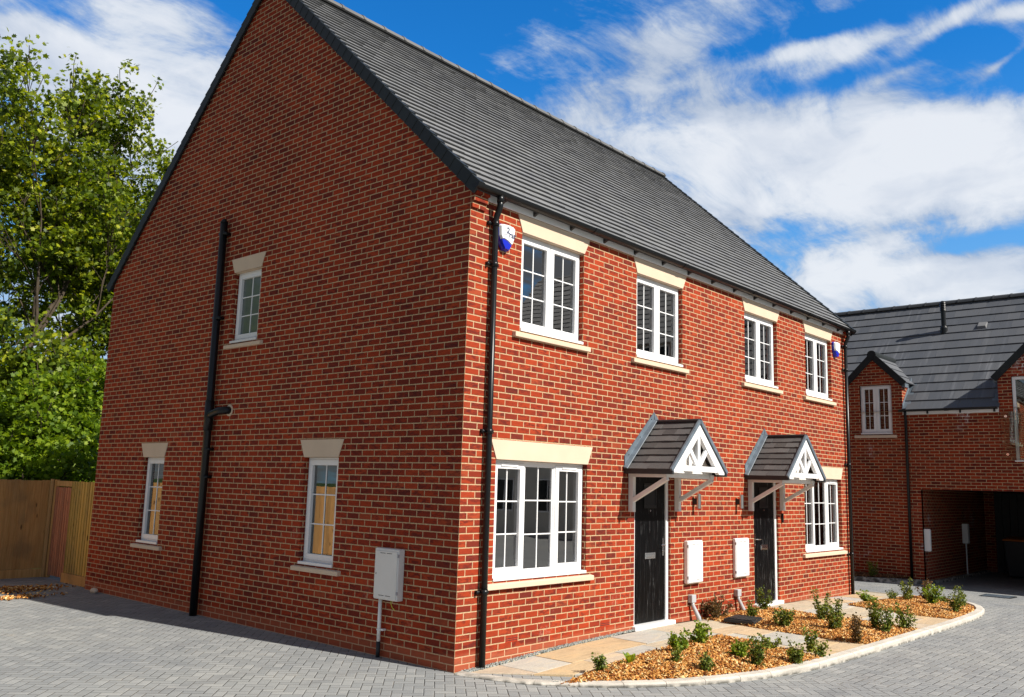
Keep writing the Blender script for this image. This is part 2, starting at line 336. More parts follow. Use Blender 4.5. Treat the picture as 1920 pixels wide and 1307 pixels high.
def wood_mat(name, a, b, knots=True):
    m, k = mat(name); P = k.obj(); r = k.isl(); x, y, z = k.xyz(P)
    off = k.m('MULTIPLY', r, 37.0)
    g = k.noise(k.comb(k.m('ADD', k.m('MULTIPLY', x, 26.0), off), k.m('MULTIPLY', y, 26.0), k.m('MULTIPLY', z, 1.6)), 1.0, 5, .65, .8)
    c = k.ramp(g, [(.3, a), (.7, b)])
    c = k.mix(1.0, c, k.ramp(r, [(0, (.80, .80, .82)), (1, (1.18, 1.12, 1.05))]), 'MULTIPLY')
    if knots:
        kn = k.n('ShaderNodeTexVoronoi'); k.put(kn.inputs['Vector'], k.comb(k.m('ADD', k.m('MULTIPLY', x, 7.0), off), k.m('MULTIPLY', y, 7.0), k.m('MULTIPLY', z, 2.4))); kn.inputs['Scale'].default_value = 1.0
        c = k.mix(k.sstep(kn.outputs[0], .16, .07, 0, .8), c, (.06, .025, .012))
    c = k.mix(k.m('MULTIPLY', k.sstep(k.noise(P, 1.6, 4), .5, .7), .45), c, (.17, .12, .07))
    k.out(k.bsdf(c, .8, .2, k.bump(g, .4, .004))); return m
MT['fence'] = wood_mat('treated_fence_board', (.43, .215, .07), (.64, .37, .14))
MT['fence_green'] = wood_mat('green_treated_board', (.44, .275, .07), (.66, .44, .13))
MT['gate'] = wood_mat('red_cedar_gate_board', (.42, .17, .09), (.56, .25, .14))
MT['post'] = wood_mat('fence_post', (.40, .23, .09), (.55, .34, .15), False)
def leaf_mat(name, stops, tr=.45):
    m, k = mat(name); r = k.isl(); P = k.pos()
    c = k.ramp(r, stops)
    c = k.mix(1.0, c, k.ramp(k.noise(P, .8, 2), [(.3, (.8, .86, .8)), (.7, (1.2, 1.12, 1.0))]), 'MULTIPLY')
    d = k.bsdf(c, .5, .35); t = k.n('ShaderNodeBsdfTranslucent'); k.put(t.inputs[0], k.mix(1.0, c, (1.5, 1.45, .5), 'MULTIPLY'))
    mx = k.n('ShaderNodeMixShader'); mx.inputs[0].default_value = tr; k.t.links.new(d, mx.inputs[1]); k.t.links.new(t.outputs[0], mx.inputs[2]); k.out(mx.outputs[0]); return m
MT['leaf'] = leaf_mat('tree_leaf', [(0, (.035, .06, .008)), (.4, (.10, .15, .012)), (.8, (.24, .31, .016)), (1, (.44, .46, .03))])
MT['leaf_b'] = leaf_mat('bright_tree_leaf', [(0, (.07, .13, .010)), (.5, (.15, .24, .014)), (1, (.28, .37, .02))])
MT['leaf_s'] = leaf_mat('shrub_leaf', [(0, (.04, .07, .012)), (.5, (.11, .155, .022)), (1, (.27, .29, .05))], .3)
MT['leaf_y'] = leaf_mat('lime_shrub_leaf', [(0, (.07, .14, .012)), (.5, (.15, .24, .02)), (1, (.32, .38, .04))], .35)
MT['leaf_r'] = leaf_mat('bronze_shrub_leaf', [(0, (.06, .05, .02)), (.5, (.11, .07, .03)), (1, (.22, .12, .05))], .3)
MT['bark'] = plain('tree_bark', (.065, .05, .035), .9, .15, .35, 4, .7, 25)
MT['grass'] = plain('rough_grass', (.045, .075, .02), .95, .1, .4, 2, .5, 30)

# ------------------------------------------------------------------ mesh helper
class MB:
    def __init__(s): s.v = []; s.f = []; s.uv = []; s.mi = []; s.mk = []
    def cut(s): s.mk.append((len(s.v), len(s.f)))     # the next faces belong to a new piece
    def poly(s, pts, uv=None, mi=0):
        i = len(s.v); s.v += [tuple(p) for p in pts]; s.f.append(tuple(range(i, i+len(pts))))
        s.uv.append(uv if uv else [(0, 0)]*len(pts)); s.mi.append(mi)
    def box(s, x0, x1, y0, y1, z0, z1, mi=0):
        if x0 > x1: x0, x1 = x1, x0
        if y0 > y1: y0, y1 = y1, y0
        if z0 > z1: z0, z1 = z1, z0
        s.hexa([(x0,y0,z0),(x1,y0,z0),(x1,y1,z0),(x0,y1,z0),(x0,y0,z1),(x1,y0,z1),(x1,y1,z1),(x0,y1,z1)], mi)
    def hexa(s, p, mi=0):
        i = len(s.v); s.v += [tuple(q) for q in p]
        for f in ((0,3,2,1),(4,5,6,7),(0,1,5,4),(1,2,6,5),(2,3,7,6),(3,0,4,7)):
            s.f.append(tuple(i+a for a in f))
            pts = [p[a] for a in f]
            nx = abs((Vector(pts[1])-Vector(pts[0])).cross(Vector(pts[2])-Vector(pts[0])).normalized().x)
            s.uv.append([((q[1] if nx > .7 else q[0]), q[2]) for q in pts]); s.mi.append(mi)
    def bar(s, a, b, w, t, upv=(0,0,1), mi=0):   # rectangular bar from a to b
        a, b = Vector(a), Vector(b); d = (b-a).normalized(); x = d.cross(Vector(upv)).normalized(); y = x.cross(d).normalized()
        P = []
        for c in (a, b):
            for sx, sy in ((-1,-1),(1,-1),(1,1),(-1,1)): P.append(c + x*sx*w/2 + y*sy*t/2)
        s.hexa([P[0],P[1],P[2],P[3],P[4],P[5],P[6],P[7]], mi)
    def tube(s, pts, rad, n=12, cap=True, mi=0):
        pts = [Vector(p) for p in pts]; rad = rad if isinstance(rad, (list, tuple)) else [rad]*len(pts)
        i0 = len(s.v); prev = None
        for j, p in enumerate(pts):
            if j == 0: d = pts[1]-pts[0]
            elif j == len(pts)-1: d = pts[-1]-pts[-2]
            else: d = (pts[j+1]-pts[j]).normalized() + (pts[j]-pts[j-1]).normalized()
            d.normalize()
            if prev is None:
                a = Vector((1,0,0)) if abs(d.x) < .9 else Vector((0,1,0)); x = d.cross(a).normalized()
            else: x = (prev - d*prev.dot(d)).normalized()
            prev = x; y = d.cross(x)
            for q in range(n):
                t = 2*math.pi*q/n; s.v.append(tuple(p + (x*math.cos(t)+y*math.sin(t))*rad[j]))
        for j in range(len(pts)-1):
            for q in range(n):
                a = i0+j*n+q; b = i0+j*n+(q+1)%n
                s.f.append((a, b, b+n, a+n)); s.uv.append([(0,0)]*4); s.mi.append(mi)
        if cap:
            s.f.append(tuple(i0+q for q in range(n))[::-1]); s.uv.append([(0,0)]*n); s.mi.append(mi)
            e = i0+(len(pts)-1)*n; s.f.append(tuple(e+q for q in range(n))); s.uv.append([(0,0)]*n); s.mi.append(mi)
    def prism(s, prof, axis, a, b, mi=0):   # closed profile extruded between a and b along an axis
        def P(u, v, t): return (t, u, v) if axis == 'x' else ((u, t, v) if axis == 'y' else (u, v, t))
        n = len(prof); A = [P(u, v, a) for u, v in prof]; B = [P(u, v, b) for u, v in prof]
        i = len(s.v); s.v += A+B
        for q in range(n):
            r = (q+1) % n; s.f.append((i+q, i+r, i+n+r, i+n+q)); s.uv.append([(0,0)]*4); s.mi.append(mi)
        s.f.append(tuple(i+q for q in range(n))[::-1]); s.uv.append([(p[0], p[1]) for p in prof][::-1]); s.mi.append(mi)
        s.f.append(tuple(i+n+q for q in range(n))); s.uv.append([(p[0], p[1]) for p in prof]); s.mi.append(mi)
    def build(s, name, m, parent=None, bevel=0.0, smooth=False, fix=True):
        me = bpy.data.meshes.new(name); me.from_pydata(s.v, [], s.f)
        l = me.uv_layers.new(name='UVMap'); flat = []
        for u in s.uv:
            for a in u: flat += [a[0], a[1]]
        if len(flat) == len(l.data)*2: l.data.foreach_set('uv', flat)
        ms = m if isinstance(m, (list, tuple)) else [m]
        for q in ms: me.materials.append(q)
        if len(ms) > 1: me.polygons.foreach_set('material_index', s.mi)
        if fix:
            bm = bmesh.new(); bm.from_mesh(me); bmesh.ops.recalc_face_normals(bm, faces=bm.faces); bm.to_mesh(me); bm.free()
        if smooth: me.polygons.foreach_set('use_smooth', [True]*len(me.polygons))
        o = bpy.data.objects.new(name, me); COL.objects.link(o)
        if parent: o.parent = parent; o.matrix_parent_inverse = parent_inv(parent)
        if bevel:
            b = o.modifiers.new('bevel', 'BEVEL'); b.width = bevel; b.segments = 2; b.limit_method = 'ANGLE'; b.angle_limit = R_(40)
        if smooth == 'auto': pass
        return o
def build_each(mb, name, m, parent=None, **kw):      # every piece of a builder as an object of its own
    mk = [k_ for k_ in mb.mk if k_[1] < len(mb.f)]; mk = mk if mk and mk[0] == (0, 0) else [(0, 0)]+mk; mk.append((len(mb.v), len(mb.f))); out = []
    for (v0, f0), (v1, f1) in zip(mk[:-1], mk[1:]):
        q = MB(); q.v = mb.v[v0:v1]; q.f = [tuple(i-v0 for i in f) for f in mb.f[f0:f1]]; q.uv = mb.uv[f0:f1]; q.mi = mb.mi[f0:f1]; out.append(q.build(name, m, parent, **kw))
    return out
def world_of(o):
    mtx = Matrix.LocRotScale(o.location, o.rotation_euler, o.scale)
    return (world_of(o.parent) @ o.matrix_parent_inverse @ mtx) if o.parent else mtx
def parent_inv(p): return world_of(p).inverted()
def tag(o, label=None, cat=None, group=None, kind=None):
    if label: o['label'] = label
    if cat: o['category'] = cat
    if group: o['group'] = group
    if kind: o['kind'] = kind
    return o
def thing(name, label, cat, loc=(0,0,0), group=None):
    o = bpy.data.objects.new(name, None); COL.objects.link(o); o.location = loc; o.empty_display_size = .1
    return tag(o, label, cat, group)
def copy_thing(o, loc, label):
    r = o.copy(); COL.objects.link(r); r.location = loc; r['label'] = label
    def rec(a, b):
        for c in list(a.children):
            d = c.copy(); COL.objects.link(d); d.parent = b; d.matrix_parent_inverse = c.matrix_parent_inverse.copy(); rec(c, d)
    rec(o, r); return r

# ================================================================== MAIN HOUSE
L, D = 11.15, 8.93
RY = D/2                                 # ridge line
EZ, SL = 5.315, .9425                    # wall head at y=0, roof slope
house = thing('semi_detached_house', 'large red brick pair of houses with grey roof filling the photo', 'house', (0, 0, 0))
FW = dict(F1=(.90, 2.14, 3.76, 4.967), F2=(3.38, 4.62, 3.76, 4.967), F3=(6.63, 7.87, 3.76, 4.967), F4=(9.08, 10.30, 3.76, 4.967),
          G1=(.549, 2.273, .892, 2.24), G2=(8.90, 10.64, .892, 2.24))
DR = dict(D1=(3.355, 4.277, .10, 2.20), D2=(6.87, 7.79, .10, 2.20))
GW = dict(H1=(6.54, 7.22, .892, 2.24), H2=(2.14, 2.85, .892, 2.24), H3=(4.175, 4.879, 3.895, 4.967))
def wall_grid(mb, axis, openings, a0, a1, z0, z1, c, depth, uoff=0.0, voff=0.0):
    """wall in the plane axis-coordinate = c, brick reveals going inward"""
    us = sorted({a0, a1, *[o[0] for o in openings], *[o[1] for o in openings]}); zs = sorted({z0, z1, *[o[2] for o in openings], *[o[3] for o in openings]})
    P = (lambda u, z, d=0.0: (u, c+d, z)) if axis == 'x' else (lambda u, z, d=0.0: (c+d, u, z))
    for i in range(len(us)-1):
        for j in range(len(zs)-1):
            uc, zc = (us[i]+us[i+1])/2, (zs[j]+zs[j+1])/2
            if any(o[0] < uc < o[1] and o[2] < zc < o[3] for o in openings): continue
            q = [(us[i], zs[j]), (us[i+1], zs[j]), (us[i+1], zs[j+1]), (us[i], zs[j+1])]
            mb.poly([P(*t) for t in q], [(a+uoff, b+voff) for a, b in q])
    for x0, x1, b0, b1 in openings:
        for x, sg in ((x0, 1), (x1, -1)):
            mb.poly([P(x, b0), P(x, b0, depth), P(x, b1, depth), P(x, b1)], [(uoff+x, b0+voff), (uoff+x+sg*depth, b0+voff), (uoff+x+sg*depth, b1+voff), (uoff+x, b1+voff)])
        mb.poly([P(x0, b1), P(x1, b1), P(x1, b1, depth), P(x0, b1, depth)], [(0, .03)]*4)
        mb.poly([P(x0, b0), P(x1, b0), P(x1, b0, depth), P(x0, b0, depth)], [(0, .03)]*4)
w_ = MB()
wall_grid(w_, 'x', list(FW.values())+list(DR.values()), 0, L, -.4, EZ, 0, .13)
wall_grid(w_, 'y', list(GW.values()), 0, D, -.4, EZ, 0, .13, 0.0, .075)
w_.poly([(0, 0, EZ), (0, D, EZ), (0, RY, EZ+SL*RY)], [(0, EZ+.075), (D, EZ+.075), (RY, EZ+SL*RY+.075)])
w_.poly([(L, 0, -.4), (L, D, -.4), (L, D, EZ), (L, RY, EZ+SL*RY), (L, 0, EZ)], [(0, -.4), (D, -.4), (D, EZ), (RY, EZ+SL*RY), (0, EZ)])
w_.poly([(0, D, -.4), (L, D, -.4), (L, D, EZ), (0, D, EZ)], [(0, -.4), (L, -.4), (L, EZ), (0, EZ)])
wall = w_.build('wall', MT['brick'], house, fix=False)
# interior shell (rooms) so that the panes look into real, dim rooms
ri = MB()
for x0, x1 in ((.3, 5.45), (5.75, L-.3)):
    for z0, z1 in ((.05, 2.42), (2.7, 5.1)):
        for fx, fy in ((None, None),):
            ri.poly([(x0, .14, z0), (x1, .14, z0), (x1, 4.2, z0), (x0, 4.2, z0)]); ri.poly([(x0, .14, z1), (x1, .14, z1), (x1, 4.2, z1), (x0, 4.2, z1)])
            ri.poly([(x0, 4.2, z0), (x1, 4.2, z0), (x1, 4.2, z1), (x0, 4.2, z1)]); ri.poly([(x0, .14, z0), (x0, 4.2, z0), (x0, 4.2, z1), (x0, .14, z1)]) if x0 > 1 else None
            ri.poly([(x1, .14, z0), (x1, 4.2, z0), (x1, 4.2, z1), (x1, .14, z1)])
ri.poly([(.14, 4.0, .05), (.14, D-.2, .05), (3, D-.2, .05), (3, 4.0, .05)]); ri.poly([(3, .2, .05), (3, D-.2, .05), (3, D-.2, 2.42), (3, .2, 2.42)])
ri.poly([(.14, 4.0, 2.42), (.14, D-.2, 2.42), (3, D-.2, 2.42), (3, 4.0, 2.42)])
ri.build('room_lining', MT['paint_in'], house, fix=False)

def P2(axis, u, d, z): return (u, d, z) if axis == 'x' else (d, u, z)
def boxa(mb, axis, u0, u1, d0, d1, z0, z1, mi=0):
    if axis == 'x': mb.box(u0, u1, d0, d1, z0, z1, mi)
    else: mb.box(d0, d1, u0, u1, z0, z1, mi)
def window(parent, axis, u0, u1, z0, z1, lights, rec=.07, base=0.0, glass='glass', label=None, sg=1, cols=2, rows=3, sashes=None):
    """upvc casement: frame = the part, sashes / pane as sub-parts. lights = list of widths (fractions)"""
    g = .004; u0 += g; u1 -= g; z1 -= g; z0 += g
    d0, d1 = base+sg*rec, base+sg*(rec+.06); f = .045; mb = MB()
    cill = .035
    boxa(mb, axis, u0, u1, d0, d1, z0+cill, z0+cill+f); boxa(mb, axis, u0, u1, d0, d1, z1-f, z1)
    boxa(mb, axis, u0, u0+f, d0, d1, z0+cill+f, z1-f); boxa(mb, axis, u1-f, u1, d0, d1, z0+cill+f, z1-f)
    boxa(mb, axis, u0, u1, base-sg*.015, d1, z0, z0+cill)
    W = u1-u0; acc = u0; edges = [u0]
    for q in lights: acc += q*W; edges.append(acc)
    for e in edges[1:-1]: boxa(mb, axis, e-f/2, e+f/2, d0, d1, z0+cill+f, z1-f)
    fr = mb.build('window', MT['upvc'], parent, bevel=.004)
    if label: fr['label'] = label
    pz = MB()
    for i in range(len(lights)):
        a = edges[i]+(f if i == 0 else f/2); b = edges[i+1]-(f if i == len(lights)-1 else f/2); za, zb = z0+cill+f, z1-f
        openable = sashes is None or sashes[i]
        s = MB(); sf = .052 if openable else .018; dd0 = base+sg*(rec-.012) if openable else base+sg*(rec+.01); dd1 = base+sg*(rec+.05)
        ov = .016 if openable else 0
        A, B, ZA, ZB = a-ov, b+ov, za-ov, zb+ov; w2 = sf+ov
        boxa(s, axis, A, B, dd0, dd1, ZA, ZA+w2); boxa(s, axis, A, B, dd0, dd1, ZB-w2, ZB)
        boxa(s, axis, A, A+w2, dd0, dd1, ZA+w2, ZB-w2); boxa(s, axis, B-w2, B, dd0, dd1, ZA+w2, ZB-w2)
        gu0, gu1, gz0, gz1 = A+w2, B-w2, ZA+w2, ZB-w2; bw = .016; dg = base+sg*(rec+.028)
        for c in range(1, cols):
            u = gu0+(gu1-gu0)*c/cols; boxa(s, axis, u-bw/2, u+bw/2, dg-sg*.008, dg+sg*.008, gz0, gz1)
        for r in range(1, rows):
            z = gz0+(gz1-gz0)*r/rows; boxa(s, axis, gu0, gu1, dg-sg*.0065, dg+sg*.0065, z-bw/2, z+bw/2)
        s.build('sash', MT['upvc'], fr, bevel=.003)
        p = MB(); q_ = [P2(axis, gu0-.004, dg+sg*.001, gz0-.004), P2(axis, gu1+.004, dg+sg*.001, gz0-.004), P2(axis, gu1+.004, dg+sg*.001, gz1+.004), P2(axis, gu0-.004, dg+sg*.001, gz1+.004)]; p.poly(q_ if axis == 'x' else q_[::-1])
        p.build('pane', MT[glass], fr, fix=False)
        if openable and (z1-z0) > 1.3 and axis == 'x':
            v = MB(); boxa(v, axis, A+.12, B-.12, dd0-.012, dd0-.001, ZB-.042, ZB-.022); v.build('trickle_vent', MT['upvc'], fr, bevel=.003)
    return fr
def lintel(parent, axis, a, b, c, d, zt, zb, out=.012, dep=.10, sg=-1):
    mb = MB(); o = sg*out
    q = [(a, zt), (b, zt), (d, zb), (c, zb)]
    A = [P2(axis, u, o, z) for u, z in q]; B = [P2(axis, u, -sg*dep*.0+.001*sg, z) for u, z in q]
    n = 4; i = len(mb.v); mb.v += A+B
    for t in range(4):
        r = (t+1) % 4; mb.f.append((i+t, i+r, i+4+r, i+4+t)); mb.uv.append([(0,0)]*4); mb.mi.append(0)
    mb.f.append((i, i+1, i+2, i+3)); mb.uv.append([(0,0)]*4); mb.mi.append(0)
    # soffit return over the opening
    boxa(mb, axis, c+.002, d-.002, .002*-sg, -sg*dep, zb-.004, zb-.0015)
    return mb.build('lintel', MT['stone'], parent, bevel=.004)
def stone_sill(parent, axis, a, b, zb, h=.078, out=.055, dep=.09):
    mb = MB()
    prof = [(-out, zb), (-out, zb+h-.022), (dep, zb+h), (dep, zb)]
    if axis == 'x': mb.prism(prof, 'x', a, b)
    else: mb.prism(prof, 'y', a, b)
    return mb.build('window_sill', MT['stone'], parent, bevel=.005)
cols3 = (.33, .34, .33)
for key, (a, b, z0, z1) in FW.items():
    if key[0] == 'G': window(house, 'x', a, b, z0, z1, cols3, sashes=[1, 0, 1])
    else: window(house, 'x', a, b, z0, z1, (.5, .5), sashes=[1, 1])
    if key[0] == 'F': lintel(house, 'x', a-.09, b+.115, a, b, 5.18, 4.967)
    else: lintel(house, 'x', a-.095, b+.097, a, b, 2.462, 2.24)
    stone_sill(house, 'x', a-.13, b+.105, z0-.082)
for key, (a, b, z0, z1) in GW.items():
    window(house, 'y', a, b, z0, z1, (1.0,), glass='frost' if key == 'H3' else 'glass_s')
    lintel(house, 'y', a-.093, b+.10, a, b, (5.18 if key == 'H3' else 2.462), z1)
    stone_sill(house, 'y', a-.165, b+.085, z0-.078, .075)
# air bricks, flush patterned vents
for x, z in ((.898, .249), (2.695, .241), (6.049, .244)):
    mb = MB()
    for i in range(9):
        for j in range(3): mb.box(x-.105+.0235*i, x-.105+.0235*i+.017, -.004, .0, z-.030+.021*j, z-.030+.021*j+.014)
    mb.box(x-.105, x+.105, -.003, 0, z-.033, z-.029); mb.box(x-.105, x+.105, -.003, 0, z+.029, z+.033); ab = mb.build('air_brick', MT['airbrick'], house)
    mb = MB(); mb.box(x-.106, x+.106, -.0012, 0, z-.031, z+.031); mb.build('vent_void', MT['blackmat'], ab)

# corbelled eaves courses
mb = MB()
for s0, s1 in ((0, .225), (L-.225, L)):
    mb.cut()
    for i in range(3):
        mb.box(s0, s1, -.03*(i+1), -.0008, 5.05+.075*i, 5.124+.075*i)
build_each(mb, 'corbel', MT['brick'], house)
# fascia + cream soffit
mb = MB(); mb.box(.23, L-.23, -.026, -.001, 5.186, 5.325); mb.build('fascia', MT['upvc'], house, bevel=.003)
mb = MB(); mb.box(.23, L-.23, -.05, -.027, 5.29, 5.33); mb.build('soffit', MT['tan_soffit'], house)
# gutter
def gutter(parent, axis, a, b, d, z, r=.058, sg=-1, m='blackp'):
    prof = []
    for i in range(13):
        t = math.pi + math.pi*i/12; prof.append((d+math.cos(t)*r, z+math.sin(t)*r))
    for i in range(13):
        t = 2*math.pi - math.pi*i/12; prof.append((d+math.cos(t)*(r-.005), z+math.sin(t)*(r-.005)))
    mb = MB(); mb.prism(prof, axis, a, b)
    for e in (a, b):
        full = [(d+math.cos(math.pi+math.pi*i/12)*(r+.003), z+math.sin(math.pi+math.pi*i/12)*(r+.003)) for i in range(13)]
        mb.prism(full, axis, e-.006, e+.006)
    n = max(2, int(abs(b-a)/1.9))
    for i in range(1, n):
        e = a+(b-a)*i/n
        full = [(d+math.cos(math.pi+math.pi*i2/12)*(r+.006), z+math.sin(math.pi+math.pi*i2/12)*(r+.006)) for i2 in range(13)]+[(d+math.cos(2*math.pi-math.pi*i2/12)*(r+.001), z+math.sin(2*math.pi-math.pi*i2/12)*(r+.001)) for i2 in range(13)]
        mb.prism(full, axis, e-.05, e+.05)
    return mb.build('gutter', MT[m], parent)
gutter(house, 'x', -.06, L+.08, -.125, 5.292)
mb = MB()
xb = [.49, 1.08, 1.81] + [1.81+.733*i for i in range(1, 13)]
for x in xb:
    if x > L-.1: break
    mb.cut()
    mb.prism([(-.027, 5.20), (-.027, 5.30), (-.16, 5.30), (-.17, 5.265), (-.12, 5.232), (-.075, 5.225)], 'x', x-.018, x+.018)
build_each(mb, 'gutter_bracket', MT['blackmat'], house)
def downpipe(parent, x, z0):
    mb = MB(); y = -.062
    mb.tube([(x, -.125, 5.25), (x, -.125, 5.17)], .042, 14)
    mb.tube([(x, -.125, 5.20), (x, -.122, 5.13), (x, -.105, 5.08), (x, -.075, 5.02), (x, y, 4.97), (x, y, 4.90)], .036, 14)
    mb.tube([(x, y, 4.93), (x, y, z0)], .034, 16)
    for z in (4.93, 4.45, 2.54, .80, 3.5, 1.7):
        if z in (3.5, 1.7): continue
        mb.tube([(x, y, z-.03), (x, y, z+.03)], .040, 16); mb.box(x-.085, x+.085, -.030, -.002, z-.012, z+.012)
        mb.box(x-.09, x-.062, -.045, -.001, z-.02, z+.02); mb.box(x+.062, x+.09, -.045, -.001, z-.02, z+.02)
    return mb.build('downpipe', MT['blackp'], parent, smooth=False)
for p in (downpipe(house, .36, -.02), downpipe(house, 10.93, .0)):
    p.data.polygons.foreach_set('use_smooth', [len(f.vertices) == 4 and f.area < .2 for f in p.data.polygons])
# soil pipe on the gable
mb = MB(); sp = 5.16
mb.tube([(-.085, sp, -.02), (-.085, sp, 5.79)], .055, 18); mb.tube([(-.085, sp, 5.77), (-.085, sp, 5.83)], [.058, .03], 18)
mb.tube([(-.085, sp, 2.62), (-.085, sp, 3.06)], .066, 18)
for z in (2.35, 1.95, 4.3, 5.6): mb.box(-.12, -.003, sp-.075, sp+.075, z-.02, z+.02)
mb.tube([(-.085, sp, 2.82), (-.085, sp-.09, 2.87), (-.085, sp-.26, 2.905), (-.07, sp-.37, 2.91), (.02, sp-.44, 2.91)], [.055]*5, 16)
sl = mb.build('soil_pipe', MT['blackp'], house, smooth=True)
mb = MB(); mb.tube([(-.012, sp-.42, 2.91), (.0, sp-.42, 2.91)], .085, 20); mb.build('pipe_collar', MT['stone'], house)

# ---- roof
slopeL = lambda run, s=SL: run*math.sqrt(1+s*s)
def tiled_slope(parent, name, m, origin, along, upd, length, slope_len, gauge, tw, thick=.026, lift=.004, lap=.05, jit=1.0, nrm=None, trim=None, seed=1, under=.0):
    """rows of separate tiles with real butt edges. origin = eave start, along/upd unit vectors"""
    rr = random.Random(seed); O = Vector(origin); A = Vector(along).normalized(); U = Vector(upd).normalized(); N = (nrm or A.cross(U)).normalized()
    mb = MB(); rows = int(math.ceil(slope_len/gauge)); n = int(round(length/tw)); tw = length/n
    for r in range(rows):
        s0 = r*gauge; s1 = min(s0+gauge+lap, slope_len)
        off = (tw/2 if r % 2 else 0)
        e = [0.0]+[off+tw*i for i in range(n+1) if 0 < off+tw*i < length-1e-6]+[length]
        for i in range(len(e)-1):
            a, b = e[i]+.0012, e[i+1]-.0012
            if b-a < .02: continue
            if trim and not trim((a+b)/2, s0): continue
            dz0 = lift+thick+rr.uniform(-.002, .003)*jit; dz1 = dz0+rr.uniform(-.003, .003)*jit; ds = rr.uniform(-.003, .003)*jit
            p = lambda u, s_, h: O+A*u+U*s_+N*h
            top = [p(a, s0+ds, dz0), p(b, s0+ds*.4, dz1), p(b, s1, .004), p(a, s1, .004)]
            bot = [p(a, s0+ds+under, dz0-thick), p(b, s0+ds*.4+under, dz1-thick), p(b, s1, -.012), p(a, s1, -.012)]
            mb.hexa([bot[0], bot[1], bot[2], bot[3], top[0], top[1], top[2], top[3]])
    return mb.build(name, m, parent)
RZ0 = 5.317 - .15*SL + .075      # tile plane at y=-.15
EY = -.155
upf = Vector((0, 1, SL)).normalized(); run = RY-EY
roof = tiled_slope(house, 'roof', MT['tile'], (-.03, EY, EZ+EY*SL+.085), (1, 0, 0), upf, L+.06, slopeL(run), .187, .27, .034, lift=.002, nrm=Vector((0, -SL, 1)), under=.022)
upr = Vector((0, -1, SL)).normalized()
tiled_slope(house, 'roof', MT['tile'], (-.03, D-EY, EZ+EY*SL+.085), (1, 0, 0), upr, L+.06, slopeL(run), .187*2, 1.2, .025, nrm=Vector((0, SL, 1)))
mb = MB(); mb.hexa([(-.01, EY+.06, EZ+EY*SL+.06), (L+.01, EY+.06, EZ+EY*SL+.06), (L+.01, RY, EZ+RY*SL+.01), (-.01, RY, EZ+RY*SL+.01), (-.01, EY+.02, EZ+EY*SL+.09), (L+.01, EY+.02, EZ+EY*SL+.09), (L+.01, RY, EZ+RY*SL+.07), (-.01, RY, EZ+RY*SL+.07)])
mb.hexa([(-.01, D-EY-.06, EZ+EY*SL+.06), (L+.01, D-EY-.06, EZ+EY*SL+.06), (L+.01, RY, EZ+RY*SL+.01), (-.01, RY, EZ+RY*SL+.01), (-.01, D-EY-.02, EZ+EY*SL+.09), (L+.01, D-EY-.02, EZ+EY*SL+.09), (L+.01, RY, EZ+RY*SL+.07), (-.01, RY, EZ+RY*SL+.07)])
mb.build('roof_underlay', MT['blackmat'], house)
# dry verge units
def verge(parent, name, x, sgn, ya, yb, z_at, sl, step, h=.145, w=.085, m='verge', thick=.05):
    mb = MB(); dirn = 1 if yb > ya else -1; ln = math.hypot(yb-ya, (yb-ya)*sl); n = int(ln/step)+1; U = Vector((0, dirn, sl)).normalized()
    N = Vector((0, -dirn*sl, 1)).normalized(); O = Vector((x, ya, z_at))
    for i in range(n):
        s0, s1 = i*step, min((i+1)*step+.012, ln)
        if s1-s0 < .02: continue
        def p(dx, s, hh): return O+Vector((sgn*dx, 0, 0))+U*s+N*hh
        k0, k1 = .012, .0
        mb.hexa([p(-.006, s0, -h+.035+.010), p(thick*.5, s0, -h+.045), p(thick*.5, s1, -h+.035), p(.0, s1, -h+.035), p(-.006, s0, .047+k0), p(thick*.5, s0, .047+k0), p(thick*.5, s1, .047), p(.0, s1, .047)])
        mb.hexa([p(thick*.5, s0, .020), p(w, s0, .020), p(w, s1, .012), p(thick*.5, s1, .012), p(thick*.5, s0, .047+k0), p(w, s0, .043+k0), p(w, s1, .040), p(thick*.5, s1, .047)])
    return mb.build(name, MT[m], parent, bevel=.004)
zt = EZ+EY*SL+.085
verge(house, 'verge', -.055, 1, EY, RY, zt, SL, .187); verge(house, 'verge', -.055, 1, D-EY, RY, zt, SL, .187)
verge(house, 'verge', L+.055, -1, EY, RY, zt, SL, .187); verge(house, 'verge', L+.055, -1, D-EY, RY, zt, SL, .187)
def ridge(parent, axis, a, b, c, z, step=.45, m='ridge', w=.11, h=.085):
    mb = MB(); n = int(round(abs(b-a)/step)); st = (b-a)/n
    for i in range(n):
        p0, p1 = a+st*i+.003, a+st*(i+1)-.003
        def prof(kk): return [(c-w*kk, z-.02), (c-w*.78*kk, z+h*.45*kk), (c-w*.35*kk, z+h*.9*kk), (c, z+h*kk), (c+w*.35*kk, z+h*.9*kk), (c+w*.78*kk, z+h*.45*kk), (c+w*kk, z-.02), (c+w*.7*kk, z-.03), (c, z+h*.6), (c-w*.7*kk, z-.03)]
        mb.prism(prof(1), axis, p0, p1); mb.prism(prof(1.12), axis, p1-.03, p1+.012)
    return mb.build('ridge', MT[m], parent)
ridge(house, 'x', -.06, L+.06, RY, EZ+RY*SL+.085+.02)

